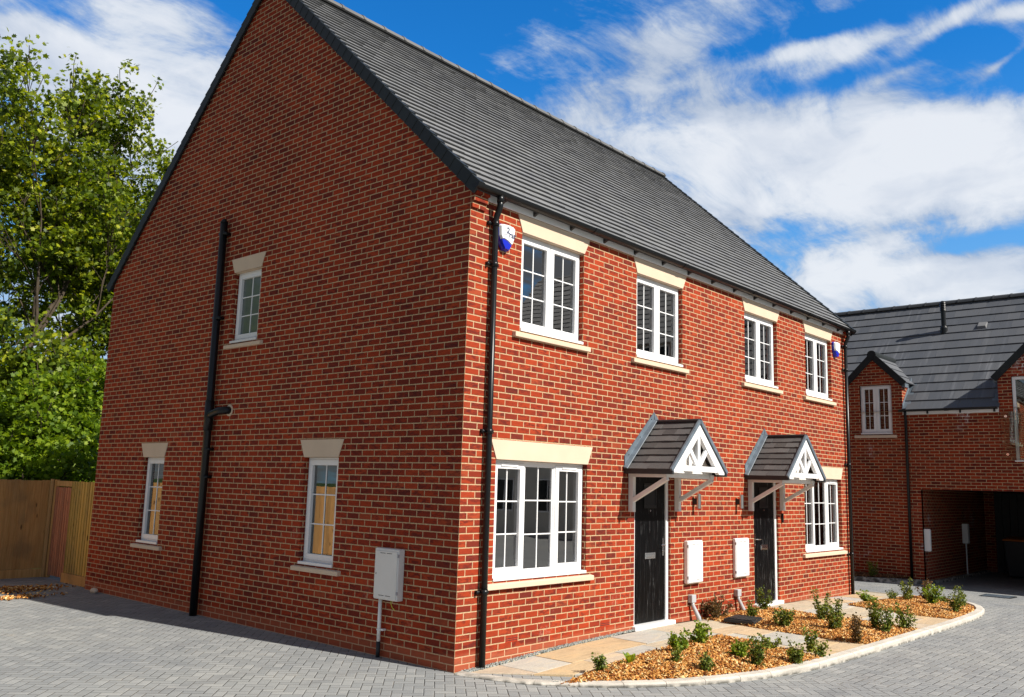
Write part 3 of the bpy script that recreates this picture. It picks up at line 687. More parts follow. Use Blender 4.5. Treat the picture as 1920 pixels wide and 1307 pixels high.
# ---- doors
def door(a, b, z0, z1, hinge_left=True, label=None):
    mb = MB(); f = .062; d0, d1 = .035, .105
    a += .004; b -= .004; z1 -= .004
    mb.box(a, a+f, d0, d1, z0+.05, z1-f); mb.box(b-f, b, d0, d1, z0+.05, z1-f); mb.box(a, b, d0, d1, z1-f, z1)
    fr = mb.build('door_frame', MT['upvc'], house, bevel=.004)
    mb = MB(); mb.box(a-.05, b+.05, -.06, d1, z0-.01, z0+.05); mb.build('threshold', MT['upvc'], fr, bevel=.006)
    mb = MB(); mb.box(a+f+.003, b-f-.003, d0+.018, d1-.01, z0+.062, z1-f-.004)
    # raised mouldings forming planks
    lf = mb.build('door', MT['door'], house, bevel=.004)
    if label: lf['label'] = label
    W = b-a; cx_ = (a+b)/2; y = d0+.018
    mb = MB()
    for i in range(1, 5):
        u = a+f+(W-2*f)*i/5; mb.box(u-.003, u+.003, y-.0015, y+.002, z0+.10, 1.50)
    mb.build('plank_groove', MT['blackp'], lf)
    mb = MB(); g0, g1, h0, h1 = cx_-.13, cx_+.13, 1.72, 2.00
    mb.box(g0-.03, g1+.03, y-.012, y-.001, h0-.03, h0); mb.box(g0-.03, g1+.03, y-.012, y-.001, h1, h1+.03)
    mb.box(g0-.03, g0, y-.012, y-.001, h0, h1); mb.box(g1, g1+.03, y-.012, y-.001, h0, h1); mb.build('glazing_frame', MT['blackp'], lf, bevel=.003)
    mb = MB(); mb.box(g0, g1, y-.005, y-.002, h0, h1); mb.build('glazing', MT['blackp'], lf)
    mb = MB(); mb.tube([(cx_, y-.001, 1.655), (cx_, y-.014, 1.655)], .014, 14); mb.build('door_viewer', MT['chrome'], lf)
    mb = MB(); mb.box(cx_-.13, cx_+.13, y-.014, y-.001, 1.00, 1.085); mb.box(cx_-.11, cx_+.11, y-.020, y-.014, 1.02, 1.065); mb.build('letter_plate', MT['chrome'], lf, bevel=.003)
    hx = b-f-.06 if hinge_left else a+f+.06; s = -1 if hinge_left else 1
    mb = MB(); mb.box(hx-.016, hx+.016, y-.010, y-.001, 1.03, 1.27); mb.tube([(hx, y-.008, 1.18), (hx, y-.05, 1.18), (hx+s*.02, y-.055, 1.18), (hx+s*.12, y-.055, 1.18)], .009, 10)
    mb.tube([(hx, y-.010, 1.09), (hx, y-.02, 1.09)], .012, 12); mb.build('door_handle', MT['chrome'], lf)
door(*DR['D1'], True, 'black woodgrain door with painted gloss streaks'); door(*DR['D2'], False)

# ---- door canopies
def canopy(x0, label):
    x1 = x0+1.44; xm = (x0+x1)/2; dp = .72; ez, rz = 2.205, 2.870; sl = (rz-ez)/(xm-x0)
    root = MB()   # timber carcass (white): fascia beams, rafters under the tiles
    root.box(x0+.09, x1-.09, -dp+.15, -.002, ez-.035, ez-.005)               # flat soffit board
    for xx in (x0+.09, x1-.17): root.box(xx, xx+.08, -dp+.12, -.003, ez-.095, ez-.036)  # side beams
    root.box(x0+.171, x1-.171, -dp+.15, -dp+.20, ez-.095, ez-.036)
    cp = root.build('door_canopy', MT['white_paint'], house, bevel=.003); cp['label'] = label
    # gable face, set back panel
    mb = MB(); mb.prism([(x0+.10, ez-.004), (x1-.10, ez-.004), (xm, rz-.09)], 'y', -dp+.16, -dp+.18); mb.build('gable_panel', MT['white_paint'], cp)
    mb = MB(); yf0, yf1 = -dp-.012, -dp+.045; wdt = .085
    def br(a, b, w, t=None):  # plank in the gable plane
        a = Vector((a[0], (yf0+yf1)/2, a[1])); b = Vector((b[0], (yf0+yf1)/2, b[1])); mb.bar(a, b, yf1-yf0 if t is None else t, w, upv=(0, 0, 1) if abs((b-a).x) > .01 else (1, 0, 0))
    # barge boards
    for sg, xs in ((1, x0), (-1, x1)):
        mb.prism([(xs+sg*.035, ez-.032), (xs+sg*.185, ez-.032), (xm-sg*.001, rz-.175), (xm-sg*.001, rz-.018), (xs+sg*.035, ez+.004)], 'y', yf0, yf1)
    yt0, yt1 = yf0+.006, yf1-.004
    mb.box(x0+.16, x1-.16, yt0, yt1, ez-.005, ez+.070)                       # collar
    mb.box(xm-.034, xm+.034, yt0+.003, yt1-.003, ez+.071, rz-.15)             # king post
    for sg in (-1, 1):
        a = Vector((xm+sg*.04, (yt0+yt1)/2, ez+.085)); b = Vector((xm+sg*.255, (yt0+yt1)/2, ez+.320)); mb.bar(a, b, .036, .066, upv=(0, 0, 1))
    mb.build('gable_truss', MT['upvc'], cp, bevel=.003)
    # tiles, both slopes
    ln = math.hypot(xm-x0, rz-ez)
    tiled_slope(cp, 'canopy_tiles', MT['tile3'], (x0, -dp-.02, ez), (0, 1, 0), Vector((xm-x0, 0, rz-ez)), dp+.02, ln, ln/7, .165, .020, .002, .03, 1.4, Vector((-(rz-ez), 0, xm-x0)), seed=3)
    tiled_slope(cp, 'canopy_tiles', MT['tile3'], (x1, -dp-.02, ez), (0, 1, 0), Vector((xm-x1, 0, rz-ez)), dp+.02, ln, ln/7, .165, .020, .002, .03, 1.4, Vector((rz-ez, 0, xm-x0)), seed=4)
    mb = MB()   # dark eave trims + metal edge
    mb.box(x0-.012, x0+.03, -dp-.03, -.004, ez-.055, ez+.012); mb.cut(); mb.box(x1-.03, x1+.012, -dp-.03, -.004, ez-.055, ez+.012); build_each(mb, 'eave_trim', MT['blackmat'], cp, bevel=.004)
    mb = MB(); mb.tube([(xm, -dp-.03, rz+.02), (xm, -.03, rz+.02)], .028, 10); mb.build('canopy_ridge', MT['blackmat'], cp)
    mb = MB()
    for sg, xs in ((1, x0), (-1, x1)):
        mb.cut(); n = Vector((-sg*(rz-ez), 0, xm-x0)).normalized(); A = Vector((xs-sg*.012, 0, ez-.01)); B = Vector((xm, 0, rz+.008))
        for y0, y1 in ((-dp-.034, -dp-.006),):
            P = [A+n*-.014, B+n*-.014, B+n*.036, A+n*.036]
            mb.hexa([(P[0].x, y0, P[0].z), (P[1].x, y0, P[1].z), (P[1].x, y1, P[1].z), (P[0].x, y1, P[0].z), (P[3].x, y0, P[3].z), (P[2].x, y0, P[2].z), (P[2].x, y1, P[2].z), (P[3].x, y1, P[3].z)])
        # stepped lead on the wall
        mb.cut()
        P = [A+n*-.02, B+n*-.02, B+Vector((0, 0, .15)), A+Vector((0, 0, .19))]
        mb.hexa([(P[0].x, -.012, P[0].z), (P[1].x, -.012, P[1].z), (P[1].x, -.003, P[1].z), (P[0].x, -.003, P[0].z), (P[3].x, -.012, P[3].z), (P[2].x, -.012, P[2].z), (P[2].x, -.003, P[2].z), (P[3].x, -.003, P[3].z)])
        # apron over the tiles
        mb.cut()
        P = [A+n*.032, B+n*.032, B+n*.038, A+n*.038]
        mb.hexa([(P[0].x, -.075, P[0].z), (P[1].x, -.075, P[1].z), (P[1].x, -.0125, P[1].z), (P[0].x, -.0125, P[0].z), (P[3].x, -.07, P[3].z), (P[2].x, -.07, P[2].z), (P[2].x, -.0125, P[2].z+.02), (P[3].x, -.0125, P[3].z+.02)])
    build_each(mb, 'lead_flashing', MT['lead'], cp)
    mb = MB()
    for t in (.12, .5, .9): mb.cut(); mb.tube([(x0+(xm-x0)*t, -.0125, ez+(rz-ez)*t+.12), (x0+(xm-x0)*t, -.018, ez+(rz-ez)*t+.12)], .007, 8)
    build_each(mb, 'flashing_fixing', MT['blackmat'], cp)
    for xx in (x0+.13, x1-.13):    # gallows brackets
        mb = MB(); mb.box(xx-.035, xx+.035, -.075, -.003, 1.645, ez-.096)
        mb.bar((xx, -.06, 1.80), (xx, -dp+.13, ez-.105), .055, .065, upv=(1, 0, 0)); mb.build('bracket', MT['white_paint'], cp, bevel=.004)
canopy(3.106, 'tiled gabled porch canopy, the nearer of two'); canopy(3.106+3.474, 'tiled gabled porch canopy, the farther of two')

# room dressing seen through the panes
def curtain(x0, x1, z0, z1, y=.26, n=9, amp=.025):
    mb = MB(); N = n*6
    for i in range(N):
        a, b = i/N, (i+1)/N; ya, yb = y+amp*math.sin(a*n*2*math.pi), y+amp*math.sin(b*n*2*math.pi)
        xa, xb = x0+(x1-x0)*a, x0+(x1-x0)*b
        mb.poly([(xa, ya, z0), (xb, yb, z0), (xb, yb, z1), (xa, ya, z1)])
    return mb.build('curtain', MT['curtain'], house, fix=False)
curtain(8.95, 9.32, .95, 2.2, n=4); curtain(9.75, 10.0, .95, 2.2, n=3); curtain(10.42, 10.62, .95, 2.2, n=2)
curtain(6.68, 6.86, 3.85, 4.9, n=2)
mb = MB(); mb.box(.78, .94, .20, .204, .95, 1.12); mb.build('notice', MT['paper'], house)

# ================================================================== FIXTURES ON THE HOUSE
def alarm(x, z, label, letters):
    a = thing('alarm_box', label, 'alarm box', (x, -.002, z), 'alarm boxes on the brick front')
    def shp(k0, yy): return [(x+u*k0, yy, z+v*k0) for u, v in ((-.135, .12), (-.10, .145), (0, .155), (.10, .145), (.135, .12), (.125, .0), (.085, -.10), (.045, -.155), (-.045, -.155), (-.085, -.10), (-.125, 0))]
    def solid(name, m, y0, y1, s0, s1, zlo=None, zhi=None, zs=None):
        mb = MB(); A = shp(s0, y0); B = shp(s1, y1)
        if zlo is not None: A = [(p[0], p[1], min(max(p[2], zlo), zhi)) for p in A]; B = [(p[0], p[1], min(max(p[2], zlo), zhi)) for p in B]
        n = len(A); mb.v += A+B
        for i in range(n):
            j = (i+1) % n; mb.f.append((i, j, n+j, n+i)); mb.uv.append([(0, 0)]*4); mb.mi.append(0)
        mb.f.append(tuple(range(n))); mb.uv.append([(0, 0)]*n); mb.mi.append(0); mb.f.append(tuple(range(2*n-1, n-1, -1))); mb.uv.append([(0, 0)]*n); mb.mi.append(0)
        return mb.build(name, m, a, bevel=.006)
    solid('base', MT['blue'], -.002, -.045, 1.02, 1.0)
    mb = MB(); q = [(-.130, .120), (-.098, .142), (0, .150), (.098, .142), (.130, .120), (.120, .0), (.082, -.085), (.0, -.045), (-.075, -.03), (-.10, -.04), (-.122, .0)]
    A = [(x+u*1.0, -.046, z+v) for u, v in q]; B = [(x+u*.90, -.078, z+v*.93+.004) for u, v in q]; n = len(q); mb.v += A+B
    for i in range(n):
        j = (i+1) % n; mb.f.append((i, j, n+j, n+i)); mb.uv.append([(0, 0)]*4); mb.mi.append(0)
    mb.f.append(tuple(range(n, 2*n))); mb.uv.append([(0, 0)]*n); mb.mi.append(0); mb.build('cover', MT['boxwhite'], a, bevel=.004)
    mb = MB(); q = [(-.105, -.045), (-.075, -.035), (0, -.05), (.078, -.09), (.04, -.148), (-.04, -.148), (-.085, -.09)]
    A = [(x+u, -.046, z+v) for u, v in q]; B = [(x+u*.88, -.070, z+v*.96-.002) for u, v in q]; n = len(q); mb.v += A+B
    for i in range(n):
        j = (i+1) % n; mb.f.append((i, j, n+j, n+i)); mb.uv.append([(0, 0)]*4); mb.mi.append(0)
    mb.f.append(tuple(range(n, 2*n))); mb.uv.append([(0, 0)]*n); mb.mi.append(0); mb.build('light_lens', MT['blue'], a, bevel=.003)
    if letters:
        for txt, tx, tz, s in (('2', -.028, .045, .10), ('rar', .012, .002, .098)):
            cu = bpy.data.curves.new('lettering', 'FONT'); cu.body = txt; cu.size = s; cu.extrude = .001; cu.offset = .0022; cu.materials.append(MT['inkblue'])
            tmp = bpy.data.objects.new('lettering', cu); COL.objects.link(tmp); bpy.context.view_layer.update(); me = bpy.data.meshes.new_from_object(tmp.evaluated_get(bpy.context.evaluated_depsgraph_get())); bpy.data.objects.remove(tmp)
            t = bpy.data.objects.new('lettering', me); COL.objects.link(t); t.parent = a; t.rotation_euler = (R_(90), 0, 0); t.location = (tx, -.0775, tz)
        mb = MB(); mb.tube([(x-.085, -.079, z+.05), (x-.05, -.079, z+.075), (x-.02, -.079, z+.06), (x-.03, -.079, z+.02), (x-.075, -.079, z+.015)], .0025, 6); mb.build('logo', MT['inkblue'], a)
alarm(.565, 4.815, 'white and blue alarm box beside the downpipe at the near corner', True)
alarm(10.50, 4.815, 'white and blue alarm box at the far end of the front wall', False)

def meter(axis, u0, u1, z0, z1, dp, label, cat, hinge_hi=True, door_front=True, m='boxwhite'):
    t = thing('meter_box', label, cat, P2(axis, (u0+u1)/2, 0, z0), 'white meter boxes on the walls')
    mb = MB(); boxa(mb, axis, u0, u1, -dp, -.002, z0, z1); mb.build('case', MT[m], t, bevel=.012)
    mb = MB(); boxa(mb, axis, u0+.012, u1-.012, -dp-.008, -dp-.0005, z0+.015, z1-.03); d = mb.build('door', MT[m], t, bevel=.003)
    mb = MB()
    for z in (z0+.045, z1-.055):
        w = (u1-u0)
        for a, b in ((.25, .47), (.53, .75)):
            mb.cut()
            boxa(mb, axis, u0+w*a, u0+w*b, -dp-.0092, -dp-.0075, z, z+.006)
    build_each(mb, 'vent_slot', MT['blackmat'], d)
    mb = MB(); boxa(mb, axis, u1-.045, u1-.035, -dp-.0095, -dp-.0075, (z0+z1)/2-.01, (z0+z1)/2+.01); mb.build('lock', MT['blackmat'], d)
    mb = MB()
    for z in (z0+.07, z1-.09): mb.cut(); boxa(mb, axis, u0-.004, u0+.012, -dp-.012, -dp+.012, z, z+.035)
    build_each(mb, 'hinge', MT['pipegrey'], t, bevel=.002)
    return t
t = meter('y', .835, 1.235, .64, 1.206, .10, 'white meter box on the gable wall above a white conduit', 'meter box', m='greybox')
mb = MB(); mb.tube([(-.05, 1.165, .17), (-.05, 1.165, .64)], .021, 14); mb.build('conduit', MT['boxwhite'], t, smooth=True)
mb = MB(); mb.tube([(-.05, 1.165, -.02), (-.05, 1.165, .172)], .024, 14); mb.build('conduit_foot', MT['blackmat'], t, smooth=True)
mb = MB(); mb.tube([(-.05, 1.165, .295), (-.05, 1.165, .31)], .028, 14); mb.box(-.05, -.003, 1.10, 1.14, .293, .312); mb.build('pipe_clip', MT['boxwhite'], t)
mb = MB(); mb.tube([(-.05, .98, .645), (-.055, .975, .60), (-.05, .955, .56), (-.04, .92, .535)], .0045, 8); mb.build('earth_wire', MT['yellow'], t)
meter('x', 4.64, 5.07, .62, 1.225, .07, 'white meter box right of the nearer black door', 'meter box')
meter('x', 6.13, 6.58, .62, 1.22, .055, 'white meter box left of the farther black door', 'meter box')
def wall_lamp(x, label):
    t = thing('wall_lamp', label, 'wall lamp', (x, 0, 1.79), 'steel up and down lamps between the doors')
    mb = MB(); mb.tube([(x, -.085, 1.69), (x, -.085, 1.90)], .033, 20); mb.build('tube', MT['steel'], t, smooth=False)
    mb = MB(); mb.box(x-.028, x+.028, -.055, -.002, 1.745, 1.835); mb.build('wall_mount', MT['blackmat'], t, bevel=.004)
    mb = MB(); mb.tube([(x, -.085, 1.902), (x, -.085, 1.905)], .026, 16); mb.cut(); mb.tube([(x, -.085, 1.685), (x, -.085, 1.688)], .026, 16); build_each(mb, 'lens', MT['frost'], t)
wall_lamp(4.93, 'steel wall lamp just right of the nearer canopy'); wall_lamp(6.28, 'steel wall lamp just left of the farther canopy')
t = thing('doorbell', 'small black doorbell right of the farther door', 'doorbell', (7.93, 0, 1.5))
mb = MB(); mb.box(7.905, 7.955, -.028, -.002, 1.44, 1.60); mb.build('case', MT['blackp'], t, bevel=.006)
mb = MB(); mb.tube([(7.93, -.0275, 1.475), (7.93, -.032, 1.475)], .014, 14); mb.build('button', MT['blackmat'], t)
def riser(x, z0, label):
    t = thing('pipe_cover', label, 'pipe cover', (x, 0, z0), 'grey service pipe covers below the meter boxes')
    mb = MB(); mb.box(x-.09, x+.03, -.075, -.002, z0+.23, z0+.34); mb.build('box', MT['pipegrey'], t, bevel=.01)
    mb = MB(); mb.tube([(x-.03, -.045, z0+.24), (x-.03, -.047, z0+.20), (x+.03, -.11, z0+.02), (x+.035, -.115, z0-.03)], [.024, .026, .034, .036], 14); mb.build('pipe', MT['pipegrey'], t, smooth=True)
riser(4.84, .115, 'grey pipe cover at the edge of the near path by the door'); riser(6.24, .10, 'grey pipe cover standing in bark next to the farther door')

# ================================================================== GROUND
def gz(x, y):
    """top of the paved forecourt"""
    wx = [-1, .2, .9, 1.8, 3.2, 4.6, 5.4, 6.6, 7.7, 9.0, 10.8, 12.5]; wz = [0, .004, .025, .07, .10, .105, .085, .09, .105, .08, .03, .01]
    a = float(np.interp(x, wx, wz)); b = float(np.interp(x, [-.5, .3, 1.2, 2, 9, 10.5, 12], [.005, .02, .04, .06, .06, .05, .02]))
    t = min(1, max(0, -y/2.4)); return a*(1-t)+b*t
# the outer edge of the kerb
KO = [(-.06, -.06), (-.02, -.28), (.05, -.55), (.17, -.86), (.38, -1.17), (.68, -1.49), (1.02, -1.77), (1.41, -2.01), (1.80, -2.19), (2.25, -2.35), (2.75, -2.47), (3.3, -2.545), (4.2, -2.59), (5.2, -2.615), (6.2, -2.635), (7.2, -2.655), (8.2, -2.67), (9.2, -2.665), (9.9, -2.62), (10.4, -2.53), (10.9, -2.36), (11.3, -2.12), (11.6, -1.78), (11.78, -1.35), (11.85, -.9), (11.87, -.4), (11.88, .2), (11.88, 1.5)]
def offset(poly, d):
    out = []
    for i, p in enumerate(poly):
        a = Vector(poly[max(0, i-1)]); b = Vector(poly[min(len(poly)-1, i+1)]); t = (b-a).normalized(); n = Vector((-t.y, t.x)); out.append((p[0]+n.x*d, p[1]+n.y*d))
    return out
KI = offset(KO, .125)
mb = MB()
def kz(i): x, y = KO[i]; return float(np.interp(i, [0, 3, 7, 12, 18, 21, 24, 27], [.018, .024, .05, .075, .075, .06, .03, .012]))
seg = 0
# resample kerb to even stones with small joints
pts = [Vector(p) for p in KO]; cum = [0]
for i in range(1, len(pts)): cum.append(cum[-1]+(pts[i]-pts[i-1]).length)
def kp(s, off=0.0):
    i = max(0, min(len(pts)-2, int(np.searchsorted(cum, s)-1))); f = (s-cum[i])/(cum[i+1]-cum[i]); p = pts[i].lerp(pts[i+1], f)
    A = Vector(KI[i]).lerp(Vector(KI[i+1]), f); d = (A-p).normalized(); return p+d*off, kz(i)*(1-f)+kz(i+1)*f
s = 0.0
while s < cum[-1]-.1:
    ln = .45 if s < 3.2 else .915; n = 6; e = min(s+ln, cum[-1]-.01)
    for q in range(n):
        a = s+(e-s)*q/n+(.003 if q == 0 else 0); b = s+(e-s)*(q+1)/n-(.003 if q == n-1 else 0)
        (o0, h0), (o1, h1) = kp(a), kp(b); (m0, _), (m1, _) = kp(a, .022), kp(b, .022); (i0, _), (i1, _) = kp(a, .125), kp(b, .125)
        A = [(o0.x, o0.y, -.1), (o0.x, o0.y, h0-.016), (m0.x, m0.y, h0), (i0.x, i0.y, h0+.004), (i0.x, i0.y, -.1)]
        B = [(o1.x, o1.y, -.1), (o1.x, o1.y, h1-.016), (m1.x, m1.y, h1), (i1.x, i1.y, h1+.004), (i1.x, i1.y, -.1)]
        for c in range(4): mb.poly([A[c], A[c+1], B[c+1], B[c]])
        if q == 0: mb.poly(A)
        if q == n-1: mb.poly(B)
    s = e
kb = mb.build('kerb', MT['kerb']); tag(kb, 'pale concrete kerb curving round the front beds', None, None, 'structure')

def rz(x, y):   # road level, falling gently to the neighbour
    return float(np.interp(x, [-60, 11.6, 16.0, 80], [0, 0, -.155, -.155]))
mb = MB(); xs = [-40, -15, -5, 0, 5, 11.6, 12.5, 13.5, 15, 16, 20, 26, 45]; ys = [-40, -10, -3, 0, 5, 11.3]
for i in range(len(xs)-1):
    for j in range(len(ys)-1):
        mb.poly([(a, b, rz(a, b)) for a, b in ((xs[i], ys[j]), (xs[i+1], ys[j]), (xs[i+1], ys[j+1]), (xs[i], ys[j+1]))])
tag(mb.build('road', MT['paver'], fix=False), 'grey block paved road and drive', None, None, 'structure')
mb = MB(); mb.poly([(-600, -600, -.35), (600, -600, -.35), (600, 600, -.35), (-600, 600, -.35)]); tag(mb.build('ground', MT['grass'], fix=False), 'grassy ground', None, None, 'structure')

# slabs: rects clipped to the kerb's inner line
def clip(poly, hull):
    out = poly
    n = len(hull)
    for i in range(n):
        a, b = hull[i], hull[(i+1) % n]; inp = out; out = []
        if not inp: return []
        def side(p): return (b[0]-a[0])*(p[1]-a[1])-(b[1]-a[1])*(p[0]-a[0])
        for q in range(len(inp)):
            p, r = inp[q], inp[(q+1) % len(inp)]; sp_, sr = side(p), side(r)
            if sp_ >= 0: out.append(p)
            if (sp_ >= 0) != (sr >= 0):
                t = sp_/(sp_-sr); out.append((p[0]+(r[0]-p[0])*t, p[1]+(r[1]-p[1])*t))
    return out
KI2 = offset(KO, .135)
hull = [(p[0], p[1]) for p in KI2 if p[1] < -.03]+[(11.74, -.02), (.06, -.02)]
slabs = []
def rect(x0, x1, y0, y1): slabs.append((x0, x1, y0, y1))
# wall path of mixed sizes (three bands)
sizes = [(.15, .62), (.62, 1.22), (1.22, 2.12), (2.12, 2.72), (2.72, 3.62), (3.62, 4.22), (4.22, 5.12)]
for a, b in sizes: rect(a, b, -.62, -.06)
for a, b in ((.15, .5), (.5, 1.4), (1.4, 2.0), (2.0, 2.6), (2.6, 3.5), (3.5, 4.1), (4.1, 5.05)): rect(a, b, -.95, -.62)
for a, b in ((.1, .95), (.95, 1.85), (1.85, 2.4), (2.4, 3.3)): rect(a, b, -1.55, -.95)
for a, b in ((.1, 1.4), (1.4, 2.3)): rect(a, b, -2.15, -1.55)
for y0, y1, sp_ in ((-1.25, -.95, .52), (-1.85, -1.25, .35), (-2.15, -1.85, .6), (-2.65, -2.15, .45)):
    x = 3.55; w1 = 1.45; c = x+w1*sp_; rect(x, c, y0, y1); rect(c, x+w1+.05, y0, y1)
for y0, y1, sp_ in ((-.62, -.06, .4), (-.95, -.62, .65), (-1.55, -.95, .35), (-1.85, -1.55, .55), (-2.2, -1.85, .7), (-2.7, -2.2, .38)):
    x = 6.95; w1 = 1.75; c = x+w1*sp_; rect(x, c, y0, y1); rect(c, x+w1, y0, y1)
for a, b in ((8.7, 9.6), (9.6, 10.2), (10.2, 11.1), (11.1, 11.75)): rect(a, b, -.62, -.06); rect(a, b, -.95, -.62)
for a, b in ((11.2, 11.75),): rect(a, b, -.06, .6); rect(a, b, .6, 1.2)
mb = MB(); J = .006
for x0, x1, y0, y1 in slabs:
    p = [(x0+J, y0+J), (x1-J, y0+J), (x1-J, y1-J), (x0+J, y1-J)]
    if y0 < -.1: p = clip(p, hull)
    if len(p) < 3: continue
    dz = random.uniform(-.002, .002)
    T = [(a, b, gz(a, b)+dz) for a, b in p]; B = [(a, b, gz(a, b)-.04) for a, b in p]
    n = len(p); i = len(mb.v); mb.v += T+B; mb.f.append(tuple(i+q for q in range(n))); mb.uv.append([(0, 0)]*n); mb.mi.append(0)
    for q in range(n):
        r = (q+1) % n; mb.f.append((i+q, i+n+q, i+n+r, i+r)); mb.uv.append([(0, 0)]*4); mb.mi.append(0)
tag(mb.build('paved_path', MT['slab'], bevel=.004), 'tan and grey sandstone slab path along the front wall', None, None, 'structure')
# bedding under the slabs
mb = MB()
gx_ = np.arange(-.1, 12.0, .2); gy_ = np.arange(-2.8, .01, .1)
hullb = [(p[0], p[1]) for p in KI if p[1] < 0]+[(11.75, 0), (0.02, 0)]
for i in range(len(gx_)-1):
    for j in range(len(gy_)-1):
        p = clip([(gx_[i], gy_[j]), (gx_[i+1], gy_[j]), (gx_[i+1], gy_[j+1]), (gx_[i], gy_[j+1])], hullb)
        if len(p) > 2: mb.poly([(a, b, gz(a, b)-.012) for a, b in p])
tag(mb.build('path_bedding', MT['soil'], fix=False), 'dark jointing soil under the slabs', None, None, 'structure')

BEDS = [ [(.36, -1.14), (1.15, -1.0), (2.6, -.93), (3.95, -.93), (3.62, -2.45)]+[KI[i] for i in range(11, 4, -1)],
         [(5.12, -.03), (6.88, -.03), (6.95, -.95), (6.95, -2.50), (6.2, -2.50), (5.0, -2.46), (4.96, -1.2)],
         [(8.72, -.80), (10.2, -.86), (11.15, -.9), (11.45, -1.15), (11.35, -1.75), (10.95, -2.12), (10.45, -2.35), (9.9, -2.47), (9.2, -2.53), (8.55, -2.52), (8.45, -1.9)] ]
def inpoly(P, X, Y):
    c = np.zeros(X.shape, bool); n = len(P)
    for i in range(n):
        x0, y0 = P[i]; x1, y1 = P[(i+1) % n]
        if y0 == y1: continue
        t = ((y0 > Y) != (y1 > Y)) & (X < (x1-x0)*(Y-y0)/(y1-y0)+x0); c ^= t
    return c
def edged(P, X, Y):
    d = np.full(X.shape, 9.); n = len(P)
    for i in range(n):
        a = np.array(P[i]); b = np.array(P[(i+1) % n]); ab = b-a; t = np.clip(((X-a[0])*ab[0]+(Y-a[1])*ab[1])/(ab@ab), 0, 1)
        d = np.minimum(d, np.hypot(X-a[0]-t*ab[0], Y-a[1]-t*ab[1]))
    return d
def mound(P, X, Y, top=.05):
    e = edged(P, X, Y); b = np.array([gz(x, y) for x, y in zip(X.ravel(), Y.ravel())]).reshape(X.shape)
    hum = .018*np.sin(X*3.1+Y*1.7)+.014*np.sin(X*7.3-Y*5.1)
    return b-.004+np.clip(e/.30, 0, 1)*(top+hum*.7)
def chips(C, Lr, Wr, th, tilt, rg):
    """C (n,3) centres -> list of thin wedge boards as one vertex/face array"""
    n = len(C); L_ = rg.uniform(*Lr, n); W_ = rg.uniform(*Wr, n); T_ = rg.uniform(*th, n)
    yaw = rg.uniform(0, 2*np.pi, n); pt = rg.normal(0, tilt, n); rl = rg.normal(0, tilt, n)
    cy, sy, cp, sp_, cr, sr = np.cos(yaw), np.sin(yaw), np.cos(pt), np.sin(pt), np.cos(rl), np.sin(rl)
    ax = np.stack([cy*cp, sy*cp, sp_], 1); az = np.stack([-cy*sp_*cr+sy*sr, -sy*sp_*cr-cy*sr, cp*cr], 1); ay = np.cross(az, ax)
    loc = np.array([(-.5, -.35, 0), (.5, -.5, 0), (.38, .5, 0), (-.42, .4, 0), (-.5, -.35, 1), (.5, -.5, 1), (.38, .5, 1), (-.42, .4, 1)])
    V = C[:, None, :]+loc[None, :, 0, None]*(ax*L_[:, None])[:, None, :]+loc[None, :, 1, None]*(ay*W_[:, None])[:, None, :]+loc[None, :, 2, None]*(az*T_[:, None])[:, None, :]
    F = np.array([(4, 5, 6, 7), (0, 1, 5, 4), (1, 2, 6, 5), (2, 3, 7, 6), (3, 0, 4, 7)])
    Fa = (np.arange(n)*8)[:, None, None]+F[None]
    return V.reshape(-1, 3), Fa.reshape(-1, 4)
def np_mesh(name, V, F, m, smooth=False):
    me = bpy.data.meshes.new(name); nv, nf = len(V), len(F); k_ = F.shape[1]
    me.vertices.add(nv); me.vertices.foreach_set('co', V.astype(np.float32).ravel()); me.loops.add(nf*k_); me.loops.foreach_set('vertex_index', F.astype(np.int32).ravel())
    me.polygons.add(nf); me.polygons.foreach_set('loop_start', np.arange(nf, dtype=np.int32)*k_); me.polygons.foreach_set('loop_total', np.full(nf, k_, np.int32))
    if smooth: me.polygons.foreach_set('use_smooth', np.ones(nf, bool))
    me.update(calc_edges=True); me.validate(); me.materials.append(m); o = bpy.data.objects.new(name, me); COL.objects.link(o); return o
blabels = ['orange bark mulch in the nearest front bed', 'orange bark mulch in the middle bed between the two paths', 'orange bark mulch in the far rounded bed']
for P, lb in zip(BEDS, blabels):
    A = np.array(P); x0, y0 = A.min(0); x1, y1 = A.max(0)
    mb = MB(); st = .08
    X, Y = np.meshgrid(np.arange(x0-st, x1+st, st), np.arange(y0-st, y1+st, st), indexing='ij'); Z = mound(P, X, Y)-.012; I = inpoly(P, X+st/2, Y+st/2)
    for i in range(X.shape[0]-1):
        for j in range(X.shape[1]-1):
            if I[i, j]: mb.poly([(X[a, b], Y[a, b], Z[a, b]) for a, b in ((i, j), (i+1, j), (i+1, j+1), (i, j+1))])
    base = mb.build('bed_soil', MT['soil'], fix=False)
    area = (x1-x0)*(y1-y0); n = int(area*4600)
    px, py = rng.uniform(x0, x1, n), rng.uniform(y0, y1, n); I = inpoly(P, px, py); px, py = px[I], py[I]
    pz = mound(P, px, py)+rng.uniform(-.012, .016, len(px))
    V, F = chips(np.stack([px, py, pz], 1), (.025, .075), (.010, .028), (.003, .007), .5, rng)
    o = np_mesh('bark_mulch', V, F, MT['chip']); tag(o, lb, None, 'bark mulch beds', 'stuff'); base.parent = o; base['kind'] = 'stuff'
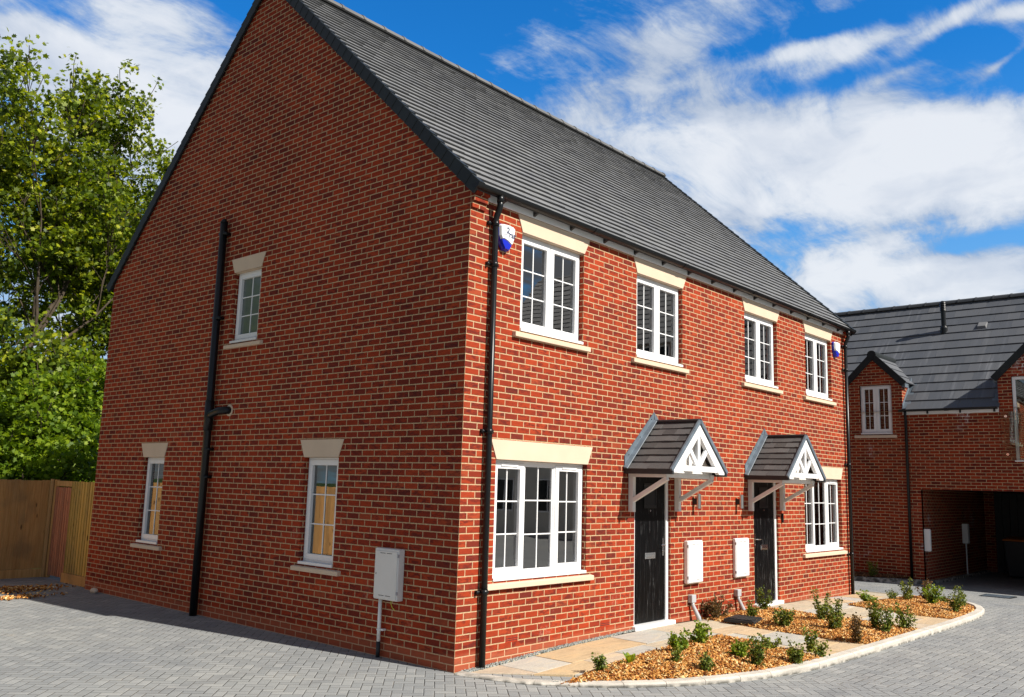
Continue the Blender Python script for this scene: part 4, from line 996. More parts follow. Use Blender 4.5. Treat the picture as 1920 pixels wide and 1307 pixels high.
# gravel strip against the wall + odd corner
n = 2600; px = rng.uniform(.1, 3.3, n); py = -rng.uniform(.004, 1, n)*np.interp(px, [.1, 1.0, 2.6, 3.3], [.10, .075, .07, .05]); pz = np.array([gz(a, b) for a, b in zip(px, py)])+rng.uniform(-.002, .008, n)
px2 = rng.uniform(.36, .66, 420); py2 = -1.0-(px2-.36)*.85+rng.uniform(-.05, .02, 420); pz2 = np.array([gz(a, b) for a, b in zip(px2, py2)])+.006
V, F = chips(np.stack([np.r_[px, px2], np.r_[py, py2], np.r_[pz, pz2]], 1), (.008, .02), (.008, .016), (.006, .012), .5, rng)
tag(np_mesh('gravel', V, F, MT['gravel']), 'grey gravel strip between slabs and brick wall', None, None, 'stuff')
# spilt chippings on the drive, left
n = 700; a = rng.normal(0, 1, (n, 2)); px = -1.15+a[:, 0]*.42; py = 9.35+a[:, 1]*.22; n2 = 420; a = rng.normal(0, 1, (n2, 2)); px = np.r_[px, -1.55+a[:, 0]*.38]; py = np.r_[py, 8.35+a[:, 1]*.10]
pz = .012+rng.uniform(0, .02, len(px))+.03*np.exp(-((px+1.2)**2*5+(py-9.4)**2*20)); V, F = chips(np.stack([px, py, pz], 1), (.02, .06), (.012, .03), (.006, .014), .5, rng)
tag(np_mesh('wood_chippings', V, F, MT['chip']), 'spilt wood chippings on the drive by the fence', None, None, 'stuff')
def stone(x, y, z, r, label):
    bm = bmesh.new(); bmesh.ops.create_icosphere(bm, subdivisions=3, radius=r); rr = random.Random(int(x*100))
    for v in bm.verts:
        v.co *= 1+.14*math.sin(v.co.x*40+1)+.1*math.sin(v.co.y*55); v.co.z *= .68; v.co.y *= 1.25
    me = bpy.data.meshes.new('stone'); bm.to_mesh(me); bm.free(); me.polygons.foreach_set('use_smooth', [True]*len(me.polygons)); me.materials.append(MT['stone'])
    o = bpy.data.objects.new('stone', me); COL.objects.link(o); o.location = (x, y, z); tag(o, label, 'stone')
stone(-.10, 8.33, .035, .065, 'round pale stone on the drive at the foot of the gable wall')
# inspection covers in the middle bed
def cover(cx, cy, w, d, rot, z, label):
    t = thing('drain_cover', label, 'drain cover', (cx, cy, z), 'dark inspection covers in the bark'); t.rotation_euler = (0, 0, R_(rot))
    def P(mb): 
        o = mb
        return o
    bm = MB(); bm.box(-w/2, w/2, -d/2, d/2, -.02, .022); o = bm.build('frame', MT['blackmat'], None, bevel=.004); o.parent = t
    bm = MB(); bm.box(-w/2+.03, w/2-.03, -d/2+.03, d/2-.03, .0225, .034)
    for i in range(6): bm.box(-w/2+.06, w/2-.06, -d/2+.06+i*(d-.14)/6, -d/2+.075+i*(d-.14)/6, .0345, .038)
    o = bm.build('lid', MT['verge'], None, bevel=.003); o.parent = t
cover(5.25, -.63, .48, .44, 8, .132, 'black inspection cover lying in bark near the path edge')
cover(6.45, -.72, .36, .36, 5, .118, 'dark square cover in bark behind a round green shrub')
t = thing('drain_cover', 'dark drain grate set in the paving at the right edge', 'drain cover', (14.45, -1.75, -.1))
mb = MB(); mb.box(14.15, 14.75, -2.1, -1.5, -.12, -.085)
mb.build('frame', MT['blackmat'], t); mb = MB()
for i in range(9): mb.box(14.19+i*.06, 14.225+i*.06, -2.06, -1.54, -.084, -.079)
mb.build('grate', MT['lead'], t)

# ================================================================== FENCE + GATE
def boards(mb, axis, a, b, c, z0, z1, bw, th=.016, rr=random.Random(5), lap=True, sg=-1):
    u = a
    while u < b-.01:
        e = min(u+bw, b); t0 = th*rr.uniform(.7, 1.2); h = rr.uniform(-.006, .006)
        A0, A1 = c, c+sg*(t0+.012); B1 = c+sg*t0*.6
        if axis == 'x': mb.hexa([(u, A1, z0), (e+.004, B1, z0), (e+.004, A0, z0), (u, A0, z0), (u, A1, z1+h), (e+.004, B1, z1+h), (e+.004, A0, z1+h), (u, A0, z1+h)])
        else: mb.hexa([(A1, u, z0), (B1, e+.004, z0), (A0, e+.004, z0), (A0, u, z0), (A1, u, z1+h), (B1, e+.004, z1+h), (A0, e+.004, z1+h), (A0, u, z1+h)])
        u = e
fg = 'wooden fence round the drive'
fy = 11.2
t = thing('fence', 'brown close boarded fence left of the reddish gate', 'fence', (.15, fy, 0), fg)
x = .15
for i in range(8):
    xe = x-1.83
    mb = MB(); boards(mb, 'x', xe+.05, x+.02 if i == 0 else x-.05, fy, .16, 1.80, .125); mb.build('panel', MT['fence'], t)
    mb = MB(); mb.box(xe+.05, x+.02 if i == 0 else x-.05, fy-.028, fy, -.02, .155); mb.build('gravel_board', MT['fence'], t)
    if i: 
        mb = MB(); mb.box(x-.05, x+.05, fy-.045, fy+.05, -.1, 1.83); mb.build('post', MT['post'], t)
    x = xe
mb = MB(); mb.box(.135, .172, fy-.10, fy-.03, .0, 1.83); mb.build('post', MT['post'], t)
t = thing('gate', 'reddish cedar boarded gate standing in the fence corner', 'gate', (.20, 10.3, 0), fg)
mb = MB(); boards(mb, 'y', 10.22, 11.02, .215, .05, 1.68, .098); mb.build('panel', MT['gate'], t)
mb = MB(); mb.box(.19, .25, 11.03, 11.19, 0, 1.82); mb.build('gate_post', MT['fence'], t)
mb = MB(); mb.box(.20, .24, 10.2, 11.05, 1.70, 1.80); mb.build('top_rail', MT['fence'], t)
mb = MB(); mb.box(.222, .26, 10.22, 11.02, .3, .4); mb.box(.222, .26, 10.22, 11.02, 1.3, 1.4); mb.build('ledge', MT['gate'], t)
t = thing('fence', 'narrow yellowish boarded panel between gate and house corner', 'fence', (.12, 9.7, 0), fg)
mb = MB(); boards(mb, 'y', 8.99, 10.17, .15, .17, 1.80, .105); mb.build('panel', MT['fence_green'], t)
mb = MB(); mb.box(.10, .15, 8.97, 10.18, .0, .165); mb.build('gravel_board', MT['fence'], t)
mb = MB(); mb.box(.155, .24, 10.1, 10.19, -.1, 1.80); mb.build('post', MT['fence_green'], t)

# ================================================================== NEIGHBOUR
NX = 16.4
nb = thing('brick_house', 'shaded red brick house with dormer gables and undercroft at right', 'house', (NX, 0, -.15))
D1C, D1H = 1.30, .70       # dormer centre y, half width of wall
D2C, D2H = -2.95, 1.36
EZN = 4.08; N0, N1 = -7.0, 8.0
w_ = MB()
ops = [(.862, 1.66, 3.50, EZN), (-2.85, .24, -.5, 2.13), (-3.75, -1.885, 2.81, EZN)]
wall_grid(w_, 'y', ops, N0, N1, -.5, EZN, NX, .12)
# dormer walls above eaves
def gable_up(c, h, zt_, opn):
    wall_up = [(c-h, EZN), (c+h, EZN), (c+h, zt_), (c, zt_+h), (c-h, zt_)]
    o0, o1, oz = opn
    w_.poly([(NX, c-h, EZN), (NX, o0, EZN), (NX, o0, zt_), (NX, c-h, zt_)], [(c-h, EZN), (o0, EZN), (o0, zt_), (c-h, zt_)])
    w_.poly([(NX, o1, EZN), (NX, c+h, EZN), (NX, c+h, zt_), (NX, o1, zt_)], [(o1, EZN), (c+h, EZN), (c+h, zt_), (o1, zt_)])
    if oz < zt_: w_.poly([(NX, o0, oz), (NX, o1, oz), (NX, o1, zt_), (NX, o0, zt_)], [(o0, oz), (o1, oz), (o1, zt_), (o0, zt_)])
    w_.poly([(NX, c-h, zt_), (NX, c+h, zt_), (NX, c, zt_+h)], [(c-h, zt_), (c+h, zt_), (c, zt_+h)])
    for yy in (c-h, c+h):
        w_.poly([(NX, yy, EZN-.2), (NX+2.5, yy, EZN-.2), (NX+2.5, yy, zt_), (NX, yy, zt_)], [(NX, EZN-.2), (NX+2.5, EZN-.2), (NX+2.5, zt_), (NX, zt_)])
w_.f = w_.f; 
# rebuild openings crossing the eaves: cut the grid at EZN by using openings clipped above
gable_up(D1C, D1H, 4.83, (.862, 1.66, 4.775)); gable_up(D2C, D2H, 4.83, (-3.75, -1.885, 4.81))
w_.poly([(NX, N1, -.5), (NX+7, N1, -.5), (NX+7, N1, EZN), (NX+3.5, N1, EZN+3.3), (NX, N1, EZN)], [(0, 0), (7, 0), (7, 4), (3.5, 7), (0, 4)])
w_.poly([(NX, N0, -.5), (NX+7, N0, -.5), (NX+7, N0, EZN), (NX+3.5, N0, EZN+3.3), (NX, N0, EZN)], [(0, 0), (7, 0), (7, 4), (3.5, 7), (0, 4)])
w_.poly([(NX+7, N0, -.5), (NX+7, N1, -.5), (NX+7, N1, EZN), (NX+7, N0, EZN)], [(N0, 0), (N1, 0), (N1, 4), (N0, 4)])
# undercroft: side walls, back wall
w_.poly([(NX, .24, -.5), (22.2, .24, -.5), (22.2, .24, 2.3), (NX, .24, 2.3)], [(NX, -.5), (22.2, -.5), (22.2, 2.3), (NX, 2.3)])
w_.poly([(22.2, .24, -.5), (22.2, -2.85, -.5), (22.2, -2.85, 2.3), (22.2, .24, 2.3)], [(.24, -.5), (-2.85, -.5), (-2.85, 2.3), (.24, 2.3)])
w_.poly([(NX, -2.85, -.5), (22.2, -2.85, -.5), (22.2, -2.85, 2.3), (NX, -2.85, 2.3)], [(NX, -.5), (22.2, -.5), (22.2, 2.3), (NX, 2.3)])  # out-of-view side wall, set close in to darken the undercroft
w_.build('wall', MT['brick2'], nb, fix=False)
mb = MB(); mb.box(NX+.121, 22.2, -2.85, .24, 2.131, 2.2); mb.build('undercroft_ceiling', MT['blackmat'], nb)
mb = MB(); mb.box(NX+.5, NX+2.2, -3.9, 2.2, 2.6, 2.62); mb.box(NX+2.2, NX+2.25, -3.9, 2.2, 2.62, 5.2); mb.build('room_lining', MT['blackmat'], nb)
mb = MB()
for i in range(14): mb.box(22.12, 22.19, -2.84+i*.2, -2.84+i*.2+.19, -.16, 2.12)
mb.build('undercroft_shade_screen', MT['blackmat'], nb, bevel=.004)  # added dark slats standing in for the deep shade at the back
window(nb, 'y', .862, 1.66, 3.50, 4.775, (.5, .5), rec=.05, base=NX, sashes=[1, 1], glass='glass_s')
mb = MB(); mb.prism([(NX-.05, 3.41), (NX-.05, 3.475), (NX+.09, 3.495), (NX+.09, 3.41)], 'y', .755, 1.815); mb.build('window_sill', MT['stone'], nb)
# patio door with glass guard
mb = MB(); f = .07; a, b, z0, z1 = -3.746, -1.889, 2.815, 4.806
mb.box(NX+.03, NX+.10, a, b, z1-f, z1); mb.box(NX+.03, NX+.10, a, b, z0, z0+.05)
for u in (a, (a+b)/2-f/2, b-f): mb.box(NX+.03, NX+.10, u, u+f, z0+.05, z1-f)
mb.box(NX-.03, NX+.03, a, b+.02, z0, z0+.03)
dfr = mb.build('patio_door', MT['upvc'], nb, bevel=.004)
mb = MB(); mb.box(NX+.06, NX+.066, a+f, (a+b)/2-f/2, z0+.05, z1-f); mb.box(NX+.06, NX+.066, (a+b)/2+f/2, b-f, z0+.05, z1-f); mb.build('pane', MT['glass_s'], dfr)
mb = MB(); mb.box(NX+.015, NX+.03, b-.05, b-.025, 3.78, 4.02); mb.tube([(NX+.02, b-.04, 3.92), (NX-.03, b-.04, 3.92), (NX-.035, b-.16, 3.92)], .01, 8); mb.build('door_handle', MT['chrome'], dfr)
mb = MB(); mb.box(NX-.075, NX-.060, -4.0, -1.63, 2.86, 3.98); gp = mb.build('glass_guard', MT['clear'], nb)
mb = MB()
for z in (2.98, 3.87): mb.cut(); mb.tube([(NX-.003, -1.74, z), (NX-.085, -1.74, z)], .03, 14)
build_each(mb, 'standoff', MT['chrome'], gp)
# main roof
NSL = 3.36/3.4; run_n = 3.58
ups = Vector((run_n, 0, 7.43-EZN)).normalized(); nn = Vector((-(7.43-EZN), 0, run_n)); nlen = math.hypot(run_n, 7.43-EZN)
def trimN(u, s):
    y = N0-.05+u; x = s*run_n/nlen; z = s*(7.43-EZN)/nlen+EZN
    for c, h in ((D1C, D1H), (D2C, D2H)):
        if abs(y-c) < h+.10 and z < 4.62: return False
    return True
tiled_slope(nb, 'roof', MT['slate2'], (NX-.09, N0-.05, EZN+.0), (0, 1, 0), ups, N1-N0+.1, nlen, .372, .30, .028, .004, .06, .8, nn, trim=trimN, seed=9)
mb = MB(); mb.poly([(NX+.35, N0, EZN+.24), (NX+.35, N1, EZN+.24), (NX-.09+run_n, N1, 7.40), (NX-.09+run_n, N0, 7.40)]); mb.poly([(NX-.09+run_n, N0, 7.43), (NX-.09+run_n, N1, 7.43), (NX+7.1, N1, 3.9), (NX+7.1, N0, 3.9)]); mb.build('roof_underlay', MT['blackmat'], nb, fix=False)
ridge(nb, 'y', N0-.05, N1+.05, NX-.09+run_n, 7.43, .45, 'ridge2', .12, .09)
# dormer roofs
def dormer_roof(c, h, zt_, back):
    hh = h+.10; pk = zt_+h+.06; ez_ = pk-hh; ln = math.hypot(hh, hh)
    for sg in (1, -1):
        U = Vector((0, -sg, 1)).normalized(); N_ = Vector((0, sg, 1)).normalized()
        mb = MB(); rows = int(round(ln/.30)); g = ln/rows
        for r in range(rows):
            s0, s1 = r*g, (r+1)*g+(.04 if r < rows-1 else 0)
            def xb(s): return NX-.06+back-(0.0) + 0*s
            def xe(s):  # where this height meets the main roof
                z = ez_+s/ln*hh; return NX-.09+(z-EZN)/(7.43-EZN)*run_n+.12
            O = Vector((0, c+sg*hh, ez_))
            def p(x, s, t): q = O+U*s+N_*t; return (x, q.y, q.z)
            mb.hexa([p(NX-.05, s0, .0), p(xe(s0), s0, .0), p(xe(s1), s1, -.02), p(NX-.05, s1, -.02), p(NX-.05, s0, .03), p(xe(s0), s0, .03), p(xe(s1), s1, .008), p(NX-.05, s1, .008)])
        mb.build('dormer_roof', MT['slate2'], nb)
        mb = MB(); O = Vector((0, c+sg*hh, ez_))
        q = [O+U*0+N_*-.115, O+U*(ln+.0)+N_*-.115, O+U*(ln+.02)+N_*.045, O+U*0+N_*.045]
        mb.hexa([(NX-.075, q[0].y, q[0].z), (NX-.075, q[1].y, q[1].z), (NX-.03, q[1].y, q[1].z), (NX-.03, q[0].y, q[0].z), (NX-.075, q[3].y, q[3].z), (NX-.075, q[2].y, q[2].z), (NX-.03, q[2].y, q[2].z), (NX-.03, q[3].y, q[3].z)])
        mb.build('dormer_verge', MT['verge'], nb, bevel=.005)
    xr = NX-.09+(pk-EZN)/(7.43-EZN)*run_n+.1
    mb = MB(); mb.tube([(NX-.09, c, pk-.03), (xr, c, pk-.03)], .115, 20); mb.build('dormer_ridge', MT['verge'], nb, smooth=False)
    mb = MB()
    for sg in (1, -1):   # lead soakers at the cheeks
        yy = c+sg*h; mb.cut()
        x0 = NX+.0; mb.hexa([(x0-.05, yy, EZN+.03), (x0+.78, yy, EZN+.80), (x0+.78, yy+sg*.16, EZN+.815), (x0-.05, yy+sg*.16, EZN+.045), (x0-.05, yy, EZN+.06), (x0+.78, yy, EZN+.83), (x0+.78, yy+sg*.16, EZN+.83), (x0-.05, yy+sg*.16, EZN+.06)])
        mb.hexa([(x0-.02, yy+sg*.001, EZN+.03), (x0+.78, yy+sg*.001, EZN+.80), (x0+.78, yy+sg*.012, EZN+.80), (x0-.02, yy+sg*.012, EZN+.03), (x0-.02, yy+sg*.001, EZN+.17), (x0+.78, yy+sg*.001, EZN+.94), (x0+.78, yy+sg*.012, EZN+.94), (x0-.02, yy+sg*.012, EZN+.17)])
        mb.box(x0-.02, x0+.25, yy+sg*.002, yy+sg*.09, ez_-.10, ez_+.02)
    build_each(mb, 'flashing', MT['lead'], nb)
dormer_roof(D1C, D1H, 4.83, 1); dormer_roof(D2C, D2H, 4.83, 2)
mb = MB(); mb.box(NX-.025, NX-.001, D2C+D2H, D1C-D1H, 3.98, 4.09); mb.build('fascia', MT['upvc'], nb)
gutter(nb, 'y', D2C+D2H+.02, D1C-D1H+.06, NX-.085, 4.105, .055)
mb = MB()
for y in (-1.5, -.75, .0): mb.cut(); mb.box(NX-.05, NX-.001, y-.02, y+.02, 3.99, 4.06)
build_each(mb, 'gutter_bracket', MT['blackmat'], nb)
mb = MB(); yp = .52; mb.tube([(NX-.085, yp, 4.06), (NX-.085, yp, 3.98), (NX-.06, yp, 3.9), (NX-.055, yp, 3.8), (NX-.055, yp, -.12)], .034, 14); mb.build('downpipe', MT['blackp'], nb, smooth=True)
# roof vents
vx, vy = NX-.09+run_n*.70, .19; vz = EZN+(7.43-EZN)*.70
mb = MB(); mb.tube([(vx, vy, vz-.1), (vx, vy, vz+.12), (vx, vy, vz+.17)], [.10, .095, .07], 16); mb.tube([(vx, vy, vz+.1), (vx, vy, vz+.62)], .062, 16)
for i in range(5): mb.tube([(vx, vy, vz+.60+i*.05), (vx, vy, vz+.635+i*.05)], [.085, .07], 16)
mb.tube([(vx, vy, vz+.6), (vx, vy, vz+.87)], [.06, .045], 16)
mb.build('flue_pipe', MT['blackp'], nb, smooth=False)
mb = MB(); hx, hy = NX-.09+run_n*.73, -.75; hz = EZN+(7.43-EZN)*.73
mb.hexa([(hx-.15, hy-.13, hz-.14+.01), (hx+.15, hy-.13, hz+.14+.01), (hx+.15, hy+.13, hz+.15), (hx-.15, hy+.13, hz-.13), (hx-.15, hy-.10, hz-.02), (hx+.15, hy-.10, hz+.16), (hx+.15, hy+.10, hz+.16), (hx-.15, hy+.10, hz-.02)]); mb.build('roof_vent', MT['tile'], nb, bevel=.01)
# undercroft details
t = thing('meter_box', 'white meter box just inside the undercroft corner', 'meter box', (16.62, .24, .6), 'white meter boxes on the walls'); mb = MB(); mb.box(16.46, 16.54, .10, .237, .63, 1.17); mb.build('case', MT['boxwhite'], t, bevel=.01)
mb = MB(); mb.box(16.468, 16.532, .09, .0995, .65, 1.15); mb.build('door', MT['boxwhite'], t)
t = thing('meter_box', 'white meter box on a thin pole deep in the dark undercroft', 'meter box', (19.9, .2, .7), 'white meter boxes on the walls'); mb = MB(); mb.box(19.76, 19.94, .09, .237, .72, 1.25); mb.build('case', MT['boxwhite'], t, bevel=.01)
mb = MB(); mb.tube([(19.85, .17, .72), (19.86, .17, -.16)], .018, 10); mb.build('conduit', MT['boxwhite'], t)
t = thing('wheelie_bin', 'dark wheelie bin with orange lid inside the undercroft', 'bin', (20.6, -.95, -.155))
bx, by, bz = 20.6, -.92, -.155
mb = MB(); mb.hexa([(bx-.22, by-.21, bz+.05), (bx+.22, by-.21, bz+.05), (bx+.22, by+.21, bz+.05), (bx-.22, by+.21, bz+.05), (bx-.33, by-.27, bz+.98), (bx+.33, by-.27, bz+.98), (bx+.33, by+.27, bz+.98), (bx-.33, by+.27, bz+.98)]); mb.build('body', MT['bin'], t, bevel=.02)
mb = MB(); mb.hexa([(bx-.36, by-.30, bz+.99), (bx+.36, by-.30, bz+1.0), (bx+.36, by+.30, bz+1.0), (bx-.36, by+.30, bz+.99), (bx-.33, by-.27, bz+1.03), (bx+.36, by-.27, bz+1.09), (bx+.36, by+.27, bz+1.09), (bx-.33, by+.27, bz+1.03)]); mb.build('lid', MT['orange'], t, bevel=.01)
for yy in (by-.25, by+.25): mb = MB(); mb.tube([(bx+.22, yy-.025, bz+.1), (bx+.22, yy+.025, bz+.1)], .1, 18); mb.build('wheel', MT['blackmat'], t)
# kerb and bed in front of it
NK = [(15.25, 6.0), (15.28, 3.2), (15.42, 2.1), (15.75, 1.15), (16.1, .62), (16.36, .16), (17.5, .10), (21.9, .10)]
NKo = offset(NK, .0); NKi = offset(NK, .12); mb = MB()
for i in range(len(NK)-1):
    o0, o1, i0, i1 = NKo[i], NKo[i+1], NKi[i], NKi[i+1]; zt_ = -.045 if i < 5 else -.09
    mb.hexa([(o0[0], o0[1], -.3), (o1[0], o1[1], -.3), (i1[0], i1[1], -.3), (i0[0], i0[1], -.3), (o0[0], o0[1], zt_), (o1[0], o1[1], zt_), (i1[0], i1[1], zt_), (i0[0], i0[1], zt_)])
tag(mb.build('kerb', MT['kerb'], bevel=.008), 'concrete kerb in front of the shaded house', None, None, 'structure')
PB = [(15.40, 6.0), (15.42, 3.2), (15.55, 2.15), (15.87, 1.22), (16.2, .68), (16.39, .5), (16.39, 6.0)]
mb = MB(); mb.poly([(x, y, -.07) for x, y in PB]); sb = mb.build('bed_soil', MT['soil'], fix=False)
px, py = rng.uniform(15.4, 16.39, 9000), rng.uniform(.5, 6, 9000); I = inpoly(PB, px, py); px, py = px[I], py[I]
V, F = chips(np.stack([px, py, -.055+.05*np.clip((px-15.5)/.8, 0, 1)+rng.uniform(-.01, .02, len(px))], 1), (.03, .08), (.015, .035), (.004, .01), .5, rng)
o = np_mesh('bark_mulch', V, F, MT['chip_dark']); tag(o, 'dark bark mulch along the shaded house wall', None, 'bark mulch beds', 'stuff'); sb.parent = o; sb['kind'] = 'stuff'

# ================================================================== HOUSE ACROSS THE ROAD (seen mirrored in the panes)
ob = thing('terraced_house', 'tall pale rendered house across the road, mirrored in the front windows', 'house', (24, -14, 0))
mb = MB(); X0, X1, Y0, Y1, E_, Rz = 21.7, 30.3, -20.3, -9.0, 7.6, 12.0
mb.poly([(X0, Y0, -.5), (X0, Y1, -.5), (X0, Y1, E_), (X0, Y0, E_)], [(Y0, -.5), (Y1, -.5), (Y1, E_), (Y0, E_)])
for yy in (Y0, Y1): mb.poly([(X0, yy, -.5), (X1, yy, -.5), (X1, yy, E_), ((X0+X1)/2, yy, Rz), (X0, yy, E_)], [(X0, -.5), (X1, -.5), (X1, E_), ((X0+X1)/2, Rz), (X0, E_)])
mb.poly([(X1, Y0, -.5), (X1, Y1, -.5), (X1, Y1, E_), (X1, Y0, E_)], [(Y0, -.5), (Y1, -.5), (Y1, E_), (Y0, E_)])
mb.build('wall', plain('pale_render', (.62, .59, .52), .9, .1, .08, 1.5), ob, fix=False)
hl = math.hypot((X1-X0)/2+.2, Rz-E_+.2)
tiled_slope(ob, 'roof', MT['tile'], (X0-.2, Y0-.05, E_-.2), (0, 1, 0), Vector(((X1-X0)/2+.2, 0, Rz-E_+.2)), Y1-Y0+.1, hl, .37, .6, .03, .004, .05, 1, Vector((-(Rz-E_+.2), 0, (X1-X0)/2+.2)), seed=21)
tiled_slope(ob, 'roof', MT['tile'], (X1+.2, Y0-.05, E_-.2), (0, 1, 0), Vector((-(X1-X0)/2-.2, 0, Rz-E_+.2)), Y1-Y0+.1, hl, .74, 1.2, .03, .004, .05, 1, Vector(((Rz-E_+.2), 0, (X1-X0)/2+.2)), seed=22)
for y in (-18.6, -16.2, -13.4, -11.0):
    for z in (.9, 3.6, 6.0):
        mb = MB(); x = X0-.03; a, b, z0, z1 = y-.6, y+.6, z, z+1.3
        for u in (a, y-.03, b-.06): mb.box(x-.02, x+.02, u, u+.06, z0, z1)
        mb.box(x-.02, x+.02, a, b, z0-.06, z0); mb.box(x-.02, x+.02, a, b, z1, z1+.06); fr = mb.build('window', MT['upvc'], ob)
        mb = MB(); mb.box(x+.0, x+.01, a+.06, b-.06, z0, z1); mb.build('pane', MT['blackp'], fr)

# ================================================================== PLANTS
def leaf_cloud(C, dirs, size, rg, droop=.3, shape=None, jit=1.0):
    """leaves (one 6-sided blade each) at centres C; returns V, F"""
    n = len(C); s = rg.uniform(*size, n)
    sh = np.array(shape if shape is not None else [(0, -.5, 0), (.34, -.22, .05), (.42, .12, .08), (0, .5, -.06), (-.42, .12, .08), (-.34, -.22, .05)])
    a = rg.normal(0, 1, (n, 3)); a += dirs*droop; a /= np.linalg.norm(a, axis=1)[:, None]
    nr = rg.normal(0, 1, (n, 3))*jit+np.array([0, -.25, 1.0]); nr -= (nr*a).sum(1)[:, None]*a; nr /= np.linalg.norm(nr, axis=1)[:, None]; b = np.cross(nr, a)
    V = C[:, None, :]+(b[:, None, :]*sh[None, :, 0, None]+a[:, None, :]*sh[None, :, 1, None]+nr[:, None, :]*sh[None, :, 2, None])*s[:, None, None]
    k_ = len(sh); F = (np.arange(n)*k_)[:, None]+np.arange(k_)[None]
    return V.reshape(-1, 3), F
MAPLE = [(0, -.5, 0), (.22, -.30, .03), (.50, -.18, .06), (.30, .02, .05), (.42, .30, .02), (.12, .22, .0), (0, .55, -.08), (-.12, .22, .0), (-.42, .30, .02), (-.30, .02, .05), (-.50, -.18, .06), (-.22, -.30, .03)]
def tree(loc, H, spread, base_h, nleaf, label, name='tree', seed=1, lean=(0, 0), m='leaf', size=(.13, .25), density=1.0, r0=.15, levels=4, clus=.42, zlow=.0, sq=.75, grp='trees behind the fence', wide=1.0):
    rr = random.Random(seed); rg = np.random.default_rng(seed)
    t = thing(name, label, 'tree', loc, grp)
    mb = MB(); tips = []
    def branch(p, d, ln, r, lv):
        n = 5 if lv < 3 else 3; pts = [p.copy()]; rad = [r]; q = p.copy(); dd = d.copy()
        for i in range(n):
            dd = (dd+Vector((rr.gauss(0, .13), rr.gauss(0, .13), rr.gauss(0, .08)+.05))).normalized(); q = q+dd*(ln/n); pts.append(q.copy()); rad.append(max(.012, r*(1-.55*(i+1)/n)))
            if lv >= 1 and rr.random() < .8: tips.append((q.copy(), lv))
        mb.tube(pts, rad, 8 if lv < 2 else 5, cap=False)
        if lv >= levels: tips.append((q.copy(), lv+1)); return
        nb_ = rr.randint(3, 4) if lv else rr.randint(5, 6)
        for i in range(nb_):
            f = rr.uniform(.35, 1.0) if lv else rr.uniform(.12, 1.0); k_ = min(n-1, int(f*n)); bp_ = pts[k_].lerp(pts[k_+1], f*n-k_) if k_ < n else q
            az = rr.uniform(0, 2*math.pi); tilt = rr.uniform(.45, 1.05); u_ = Vector((math.cos(az), math.sin(az), 0)); nd = (dd*math.cos(tilt)+u_*math.sin(tilt)*spread+Vector((0, 0, .15))).normalized()
            branch(bp_, nd, ln*rr.uniform(.5, .72), rad[k_]*.62, lv+1)
        branch(q, (dd+Vector((rr.gauss(0, .2), rr.gauss(0, .2), .1))).normalized(), ln*.7, rad[-1]*.95, lv+1)
    p0 = Vector((loc[0], loc[1], loc[2])); top = H*.40
    mb.tube([p0-Vector((0, 0, .3)), p0+Vector((0, 0, .4)), p0+Vector((lean[0]*.3, lean[1]*.3, base_h))], [r0*1.35, r0*1.05, r0*.9], 12, cap=False)
    branch(p0+Vector((lean[0]*.3, lean[1]*.3, base_h)), Vector((lean[0]*.05, lean[1]*.05, 1)).normalized(), top, r0*.85, 0)
    ztop = max(p.z for p, l in tips)-loc[2]; kz_ = H/ztop     # scale the whole skeleton to the wanted height
    def rs(p): return (loc[0]+(p[0]-loc[0])*kz_*wide, loc[1]+(p[1]-loc[1])*kz_*wide, loc[2]+(p[2]-loc[2])*kz_)
    mb.v = [rs(p) for p in mb.v]; tips = [(Vector(rs(p)), l) for p, l in tips]
    mb.build('trunk', MT['bark'], t, smooth=True, fix=False)
    T = np.array([list(p) for p, l in tips if p.z > loc[2]+base_h*.8+zlow]); 
    zmax = T[:, 2].max(); 
    # leaf sprays grouped round twig ends: dense knots with gaps between
    nc = min(len(T), int(nleaf/26)); sel = rg.choice(len(T), nc, replace=nc > len(T)); C = T[sel]+rg.normal(0, .18, (nc, 3))
    per = rg.integers(12, 42, nc); idx = np.repeat(np.arange(nc), per); rad = rg.uniform(.6, 1.25, nc)*clus
    off = rg.normal(0, 1, (len(idx), 3)); off /= np.linalg.norm(off, axis=1)[:, None]; off *= (rg.uniform(0, 1, len(idx))**.45)[:, None]*rad[idx][:, None]; off[:, 2] *= sq
    P = C[idx]+off; V, F = leaf_cloud(P, off/np.maximum(.01, np.linalg.norm(off, axis=1)[:, None]), size, rg, 1.2, MAPLE)
    o = np_mesh('crown', V, F, MT[m]); o.parent = t; o.matrix_parent_inverse = parent_inv(t)
    return t, T
def at_depth(px, Y):   # ground point on a view line
    d = ray(px, 900); k_ = (Y-CAM[1])/d.y; return (CAM[0]+d.x*k_, Y)
TREES = [ # px, Y, height, spread, base_h, leaves, seed
 (8, 17.5, 14.6, .8, 3.8, 24000, 3, 'tall sycamore with forked trunk at the left edge of the photo', 'leaf'),
 (125, 20.0, 12.6, .85, 2.8, 21000, 8, 'leafy tree behind the fence, second from the left edge', 'leaf'),
 (225, 22.0, 14.1, .85, 3.0, 22000, 15, 'leafy tree rising beside the gable verge, third from the left edge', 'leaf'),
 (352, 24.0, 15.6, 1.0, 3.2, 24000, 21, 'tree mostly hidden behind the gable with only its top showing', 'leaf')]
for px, Y, H, sp_, bh, nl, sd_, lb, mm in TREES:
    x, y = at_depth(px, Y); tree((x, y, -.3), H, sp_, bh, nl, lb, seed=sd_, m=mm, size=(.085, .17), clus=.40)
